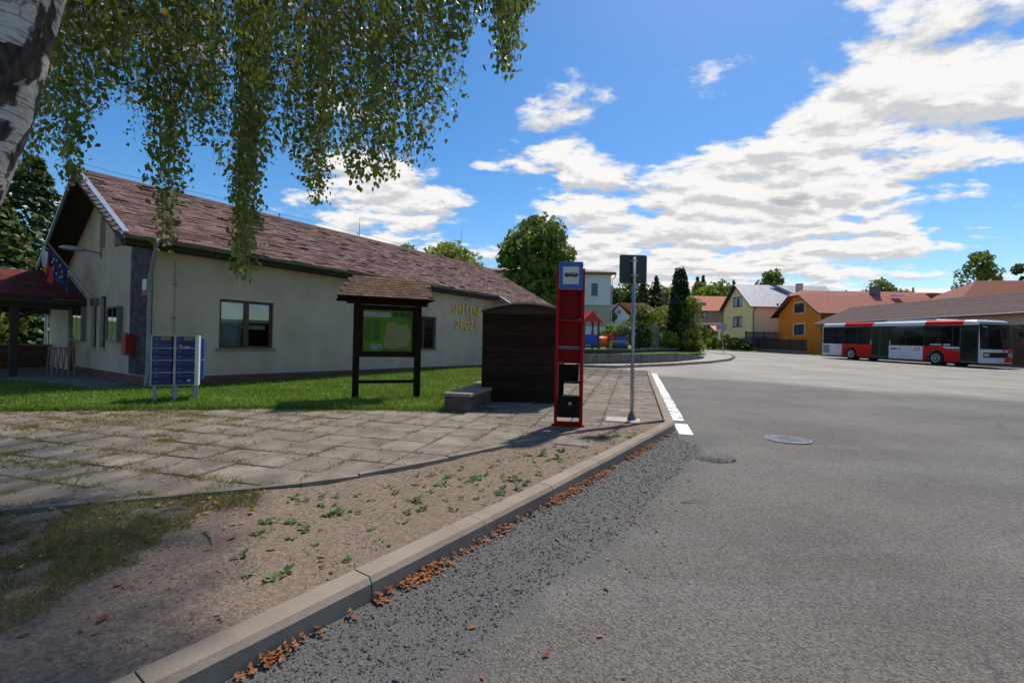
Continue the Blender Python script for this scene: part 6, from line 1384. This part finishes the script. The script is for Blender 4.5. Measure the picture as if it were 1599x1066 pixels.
# island planting
conifer('thuja_tree', 'tall dark columnar thuja standing on the garden island', gp_(1061, 36, .2), hh(1062, 419, 36) - .2, 1.0, 'thuja', 5200, .13, None, .22, 71, .28, 30)
th = bpy.data.objects['thuja_tree']; m = MB(); m.tube([(-.1, 0, 0), (-.05, 0, 1.2), (.1, 0, 2.6), (.15, 0, 4.5)], [.62, .55, .62, .4], 10); m.build('ivy_trunk', M('ivy_bark', (.045, .027, .018), .95, .5, 4, .8, 14), th)
sh_spec = [(1076, 35.2, 452, 1.3, 'mid', 'ivy-like leafy bush growing against the thuja'), (1082, 34.4, 512, 1.3, 'yellowish', 'bright yellow-green shrub at the foot of the thuja, towards the street sign'), (1044, 34.3, 515, .9, 'bright', 'green shrub between boulder and thuja'), (1030, 38, 466, 2.2, 'yellowish', 'tall arching yellow-green shrub behind the boulder'), (1000, 37, 470, 1.9, 'mid', 'dense green shrub behind the traffic sign pole'), (1004, 33.2, 500, 1.0, 'dark', 'dark low shrub between the boulder and the traffic sign pole'), (975, 36, 500, 2.0, 'mid', 'broad leafy shrub between the white school and the traffic sign'), (952, 38, 505, 1.5, 'bright', 'pale green shrub at the school corner'), (1012, 35.6, 505, 1.1, 'mid', 'leafy bush directly beside the boulder'), (1056, 38.5, 480, 1.5, 'mid', 'leafy shrub behind the thuja trunk'), (1093, 40, 500, 1.2, 'mid', 'green shrub at the garden end towards the carport'), (918, 27.6, 548, .75, 'yellowish', 'low yellow-green grass clump beside the bus stop pillar')]
for i, (px, Y, py, rx, k, lab) in enumerate(sh_spec): broad_tree('garden_shrub', lab, gp_(px, Y, .25), hh(px, py, Y) - .25, rx, k, 2000, .12 if Y > 30 else .08, .02, 34, .06, None, cat='shrub', seed=80 + i)
for i, (px, Y, py, rx, k, lab) in enumerate(((1150, 60, 523, 2.0, 'dark', 'rounded dark bush before the yellow house'), (1127, 62, 520, 2.4, 'mid', 'hedge bush between the carport and the rounded bush'), (1108, 64, 527, 2.0, 'mid', 'low hedge bush below the carport'), (1168, 61, 531, 1.2, 'dark', 'small dark bush at the yellow house plinth'), (1096, 62, 522, 1.6, 'bright', 'bright hedge shrub below the white carport pillar'), (1118, 84, 500, 2.0, 'mid', 'bush behind the carport at the brown house'))): broad_tree('hedge_bush', lab, gp_(px, Y), hh(px, py, Y), rx, k, 1600, .17, .0, 28, .06, None, cat='bush', seed=100 + i)

# ---- the near birch with hanging branches
def birch_bark():
    m = bpy.data.materials.new('birch_bark'); m.use_nodes = True; nt = m.node_tree; N = nt.nodes.new; L = nt.links.new; b = nt.nodes['Principled BSDF']; b.inputs['Roughness'].default_value = .8
    tc = N('ShaderNodeTexCoord')
    def nz(sc, st, det=6, dist=0):
        mp = N('ShaderNodeMapping'); mp.inputs['Scale'].default_value = st; L(tc.outputs['Object'], mp.inputs[0]); n = N('ShaderNodeTexNoise'); n.inputs['Scale'].default_value = sc; n.inputs['Detail'].default_value = det; n.inputs['Distortion'].default_value = dist; L(mp.outputs[0], n.inputs['Vector']); return n.outputs['Fac']
    def mr(v, a, c):
        n = N('ShaderNodeMapRange'); n.inputs['From Min'].default_value = a; n.inputs['From Max'].default_value = c; L(v, n.inputs['Value']); return n.outputs[0]
    big_ = mr(nz(4.6, (1, 1, .75), 7, .6), .455, .485); fine = mr(nz(7, (1, 1, 14), 5, .1), .53, .60)
    w = N('ShaderNodeMix'); w.data_type = 'RGBA'; L(fine, w.inputs['Factor']); w.inputs['A'].default_value = (.50, .48, .45, 1); w.inputs['B'].default_value = (.20, .18, .17, 1)
    k = N('ShaderNodeMix'); k.data_type = 'RGBA'; L(mr(nz(30, (1, 1, .4), 5), .4, .6), k.inputs['Factor']); k.inputs['A'].default_value = (.012, .010, .009, 1); k.inputs['B'].default_value = (.06, .045, .035, 1)
    x = N('ShaderNodeMix'); x.data_type = 'RGBA'; L(big_, x.inputs['Factor']); L(w.outputs['Result'], x.inputs['A']); L(k.outputs['Result'], x.inputs['B']); L(x.outputs['Result'], b.inputs['Base Color'])
    bp = N('ShaderNodeBump'); bp.inputs['Strength'].default_value = .8; bp.inputs['Distance'].default_value = .03; ad = N('ShaderNodeMath'); ad.operation = 'MULTIPLY_ADD'; L(big_, ad.inputs[0]); ad.inputs[1].default_value = 1.0; L(nz(25, (1, 1, .5)), ad.inputs[2]); L(ad.outputs[0], bp.inputs['Height']); L(bp.outputs[0], b.inputs['Normal']); return m
BB = birch_bark(); TY = 2.6
tpts = [P(-210, 800, TY), P(-150, 500, TY), P(-84, 290, TY), P(-26, 150, TY), P(14, 0, TY), P(62, -180, TY + .1), P(90, -420, TY + .3), P(110, -800, TY + .6), P(120, -1200, TY + .9), P(125, -1750, TY + 1.2)]
base = Vector((tpts[0].x - .25, TY, gz(TY))); birch = empty('birch_tree', base, 0, 'near birch with black and white trunk and long hanging leafy branches', 'tree')
tr_path = [base + Vector((-.08, 0, -.3)), base] + tpts; m = MB(); m.tube([p - base for p in tr_path], [.36, .31, .27, .24, .222, .215, .21, .225, .19, .14, .09, .03], 20)
for i, v in enumerate(m.v): q = 1 + .035 * math.sin(i * 2.7) ; m.v[i] = v
m.build('trunk', BB, birch, True)
env = [(0, 230), (30, 275), (60, 250), (92, 285), (112, 300), (130, 250), (150, 205), (170, 165), (200, 165), (215, 240), (232, 230), (246, 310), (264, 400), (282, 330), (300, 210), (330, 240), (350, 300), (366, 440), (388, 450), (402, 380), (420, 250), (440, 235), (460, 250), (476, 320), (492, 320), (510, 285), (530, 250), (555, 290), (580, 300), (600, 285), (620, 268), (650, 272), (668, 220), (690, 195), (705, 150), (720, 105), (735, 50), (750, 20), (768, 60), (783, 125), (797, 115), (812, 55), (830, 8), (845, -60), (1000, -200), (1700, -250)]
ex, ey = np.array([e[0] for e in env]), np.array([e[1] for e in env])
strands = []     # (bottom point, top point, leaf scale)
for i in range(560):
    px = random.uniform(-40, 842) if i > 120 else random.uniform(40, 700)
    lim = np.interp(px, ex, ey); f_ = random.choice((1.0, .92, .8, .65, .5, .35, .2)) if lim > 60 else random.uniform(.3, 1); pyb = lim * f_ - (0 if i > 60 else 10)
    if 255 < px < 315 and 90 < pyb < 175 and random.random() < .7: pyb = 80
    Y = random.uniform(3.3, 8.2); pb = P(px, pyb, Y); top = Vector((pb.x + random.gauss(0, .12), pb.y + random.gauss(0, .12), max(pb.z + random.uniform(.9, 2.2), random.uniform(4.9, 6.6)))); strands.append((pb, top, 1.0))
for i in range(130):      # farther curtain of the same crown
    px = random.uniform(120, 560); pyb = np.interp(px, ex, ey) * random.uniform(.25, .8); Y = random.uniform(7.2, 9.4); pb = P(px, pyb, Y); strands.append((pb, pb + Vector((random.gauss(0, .1), random.gauss(0, .1), random.uniform(1.2, 2.6))), 1.0))
# strands right at the lowest tips seen in the photograph
for px, py, k in ((264, 398, 7), (375, 445, 10), (385, 420, 6), (492, 325, 8), (585, 300, 9), (480, 300, 6), (110, 295, 6), (650, 268, 6), (788, 125, 9), (240, 300, 5), (610, 285, 5), (780, 90, 6), (690, 195, 5), (555, 285, 5), (60, 260, 5)):
    Y = random.uniform(4.0, 5.4)
    for _ in range(k): pb = P(px + random.gauss(0, 9), py - abs(random.gauss(0, 26)), Y + random.gauss(0, .1)); strands.append((pb, Vector((pb.x + random.gauss(0, .1), pb.y, max(pb.z + 1.2, 5.2))), 1.0))
# the rest of the crown: all round the trunk, kept above the picture
ctr = Vector((-4.0, 3.6, 0))
for i in range(480):
    a = random.uniform(0, 6.283); r_ = 5.6 * math.sqrt(random.random()); x, y = ctr.x + r_ * math.cos(a), ctr.y + r_ * math.sin(a); z = random.uniform(3.6, 10.5) * (1 - .03 * r_); pb = Vector((x, y, z))
    if y > .3:
        q = proj(pb)
        if q[2] > .05 and -80 < q[0] < 1680 and q[1] > -25:
            z_need = P(min(max(q[0], 0), 1599), -40 if q[0] > 850 or True else 0, y).z; pb.z = max(z, z_need + .05)
    if pb.z > 11: continue
    strands.append((pb, pb + Vector((random.gauss(0, .1), random.gauss(0, .1), random.uniform(.8, 1.6))), 1.35))
# limbs
limbs = []; m = MB()
trunk_at = lambda z: min(tr_path[2:], key=lambda p: abs(p.z - z))
for i in range(26):
    a = i * 2.4; r_ = random.uniform(2.6, 5.2); z1 = random.uniform(5.2, 9.5); s_ = trunk_at(z1 - random.uniform(.8, 1.8)); e_ = Vector((ctr.x + r_ * math.cos(a), ctr.y + r_ * math.sin(a), z1)); q = []
    for k in range(9): t = k / 8; q.append(s_.lerp(e_, t) + Vector((0, 0, 1.0 * math.sin(math.pi * t) * .9)) + Vector((random.gauss(0, .05), random.gauss(0, .05), 0)))
    limbs += q[2:]; m.tube([p - base for p in q], [.06 * (1 - .85 * k / 8) + .004 for k in range(9)], 6, False)
for px, Y, py in ((330, 4.6, -40), (520, 5.0, -30), (640, 5.4, -60), (780, 5.6, -50), (180, 4.4, -20), (430, 5.6, 20), (560, 4.4, 60), (300, 5.2, 40)):
    s_ = trunk_at(4.6 + random.uniform(0, 1.4)); e_ = P(px, py, Y); q = [s_.lerp(e_, k / 8) + Vector((random.gauss(0, .03), random.gauss(0, .03), .55 * math.sin(math.pi * k / 8))) for k in range(9)]; limbs += q[2:]; m.tube([p - base for p in q], [.035 * (1 - .85 * k / 8) + .004 for k in range(9)], 6, False)
m.build('limbs', M('birch_limb', (.05, .038, .032), .85, .3), birch, True)
LB = np.array([tuple(p) for p in limbs]); m = MB(); C = []; D = []; S_ = []
for pb, tp, sc2 in strands:
    n0 = LB[np.argmin(np.sum((LB - np.array(tp)) ** 2, 1))]; n0 = Vector(n0); md = n0.lerp(tp, .5) + Vector((0, 0, .15)); sw = Vector((random.gauss(0, .05), random.gauss(0, .05), 0)); mid2 = tp.lerp(pb, .5) + sw
    m.tube([n0 - base, md - base, tp - base, mid2 - base, pb - base], [.006, .005, .0035, .0025, .0012], 3, False)
    L_ = (tp - pb).length; nl = int(L_ * (38 if sc2 == 1.0 else 26))
    for k in range(nl):
        t = random.random() ** .85; c = (tp.lerp(mid2, t * 2) if t < .5 else mid2.lerp(pb, t * 2 - 1)); C.append((c.x + random.gauss(0, .045), c.y + random.gauss(0, .045), c.z + random.gauss(0, .02))); S_.append(sc2)
m.build('twigs', M('birch_twig', (.06, .04, .032), .85, .3), birch)
C = np.array(C) - np.array(base); S_ = np.array(S_); n = len(C); ax = rand_dirs(n) * .75; ax[:, 2] -= .85; ax /= np.linalg.norm(ax, axis=1)[:, None]; sd_ = np.cross(ax, rand_dirs(n)); sd_ /= np.linalg.norm(sd_, axis=1)[:, None] + 1e-9
ln = rng.uniform(.012, .032, n)[:, None] * S_[:, None]; A_ = ax * ln; B__ = sd_ * ln * .82
# heart-like birch leaf: five corners
V = np.stack([C - A_, C - A_ * .55 + B__ * .8, C + A_ * .05 + B__ * .85, C + A_ * 1.25, C + A_ * .05 - B__ * .85, C - A_ * .55 - B__ * .8], 1).reshape(-1, 3)
me = bpy.data.meshes.new('leaves'); me.vertices.add(6 * n); me.vertices.foreach_set('co', V.ravel()); me.loops.add(6 * n); me.loops.foreach_set('vertex_index', np.arange(6 * n, dtype=np.int32)); me.polygons.add(n); me.polygons.foreach_set('loop_start', np.arange(0, 6 * n, 6, dtype=np.int32)); me.polygons.foreach_set('loop_total', np.full(n, 6, dtype=np.int32)); me.update(); me.validate()
lm_ = leaf_mat('birch_leaf', (.04, .07, .010), (.15, .19, .03), .5, 1.5, .4); yl_ = leaf_mat('birch_yellow', (.38, .22, .02), (.5, .3, .05), .4, 2); me.materials.append(lm_); me.materials.append(yl_); me.polygons.foreach_set('material_index', (rng.random(n) < .006).astype(np.int32))
tag(link('crown', me, birch), kind='stuff')
print('birch leaves', n)
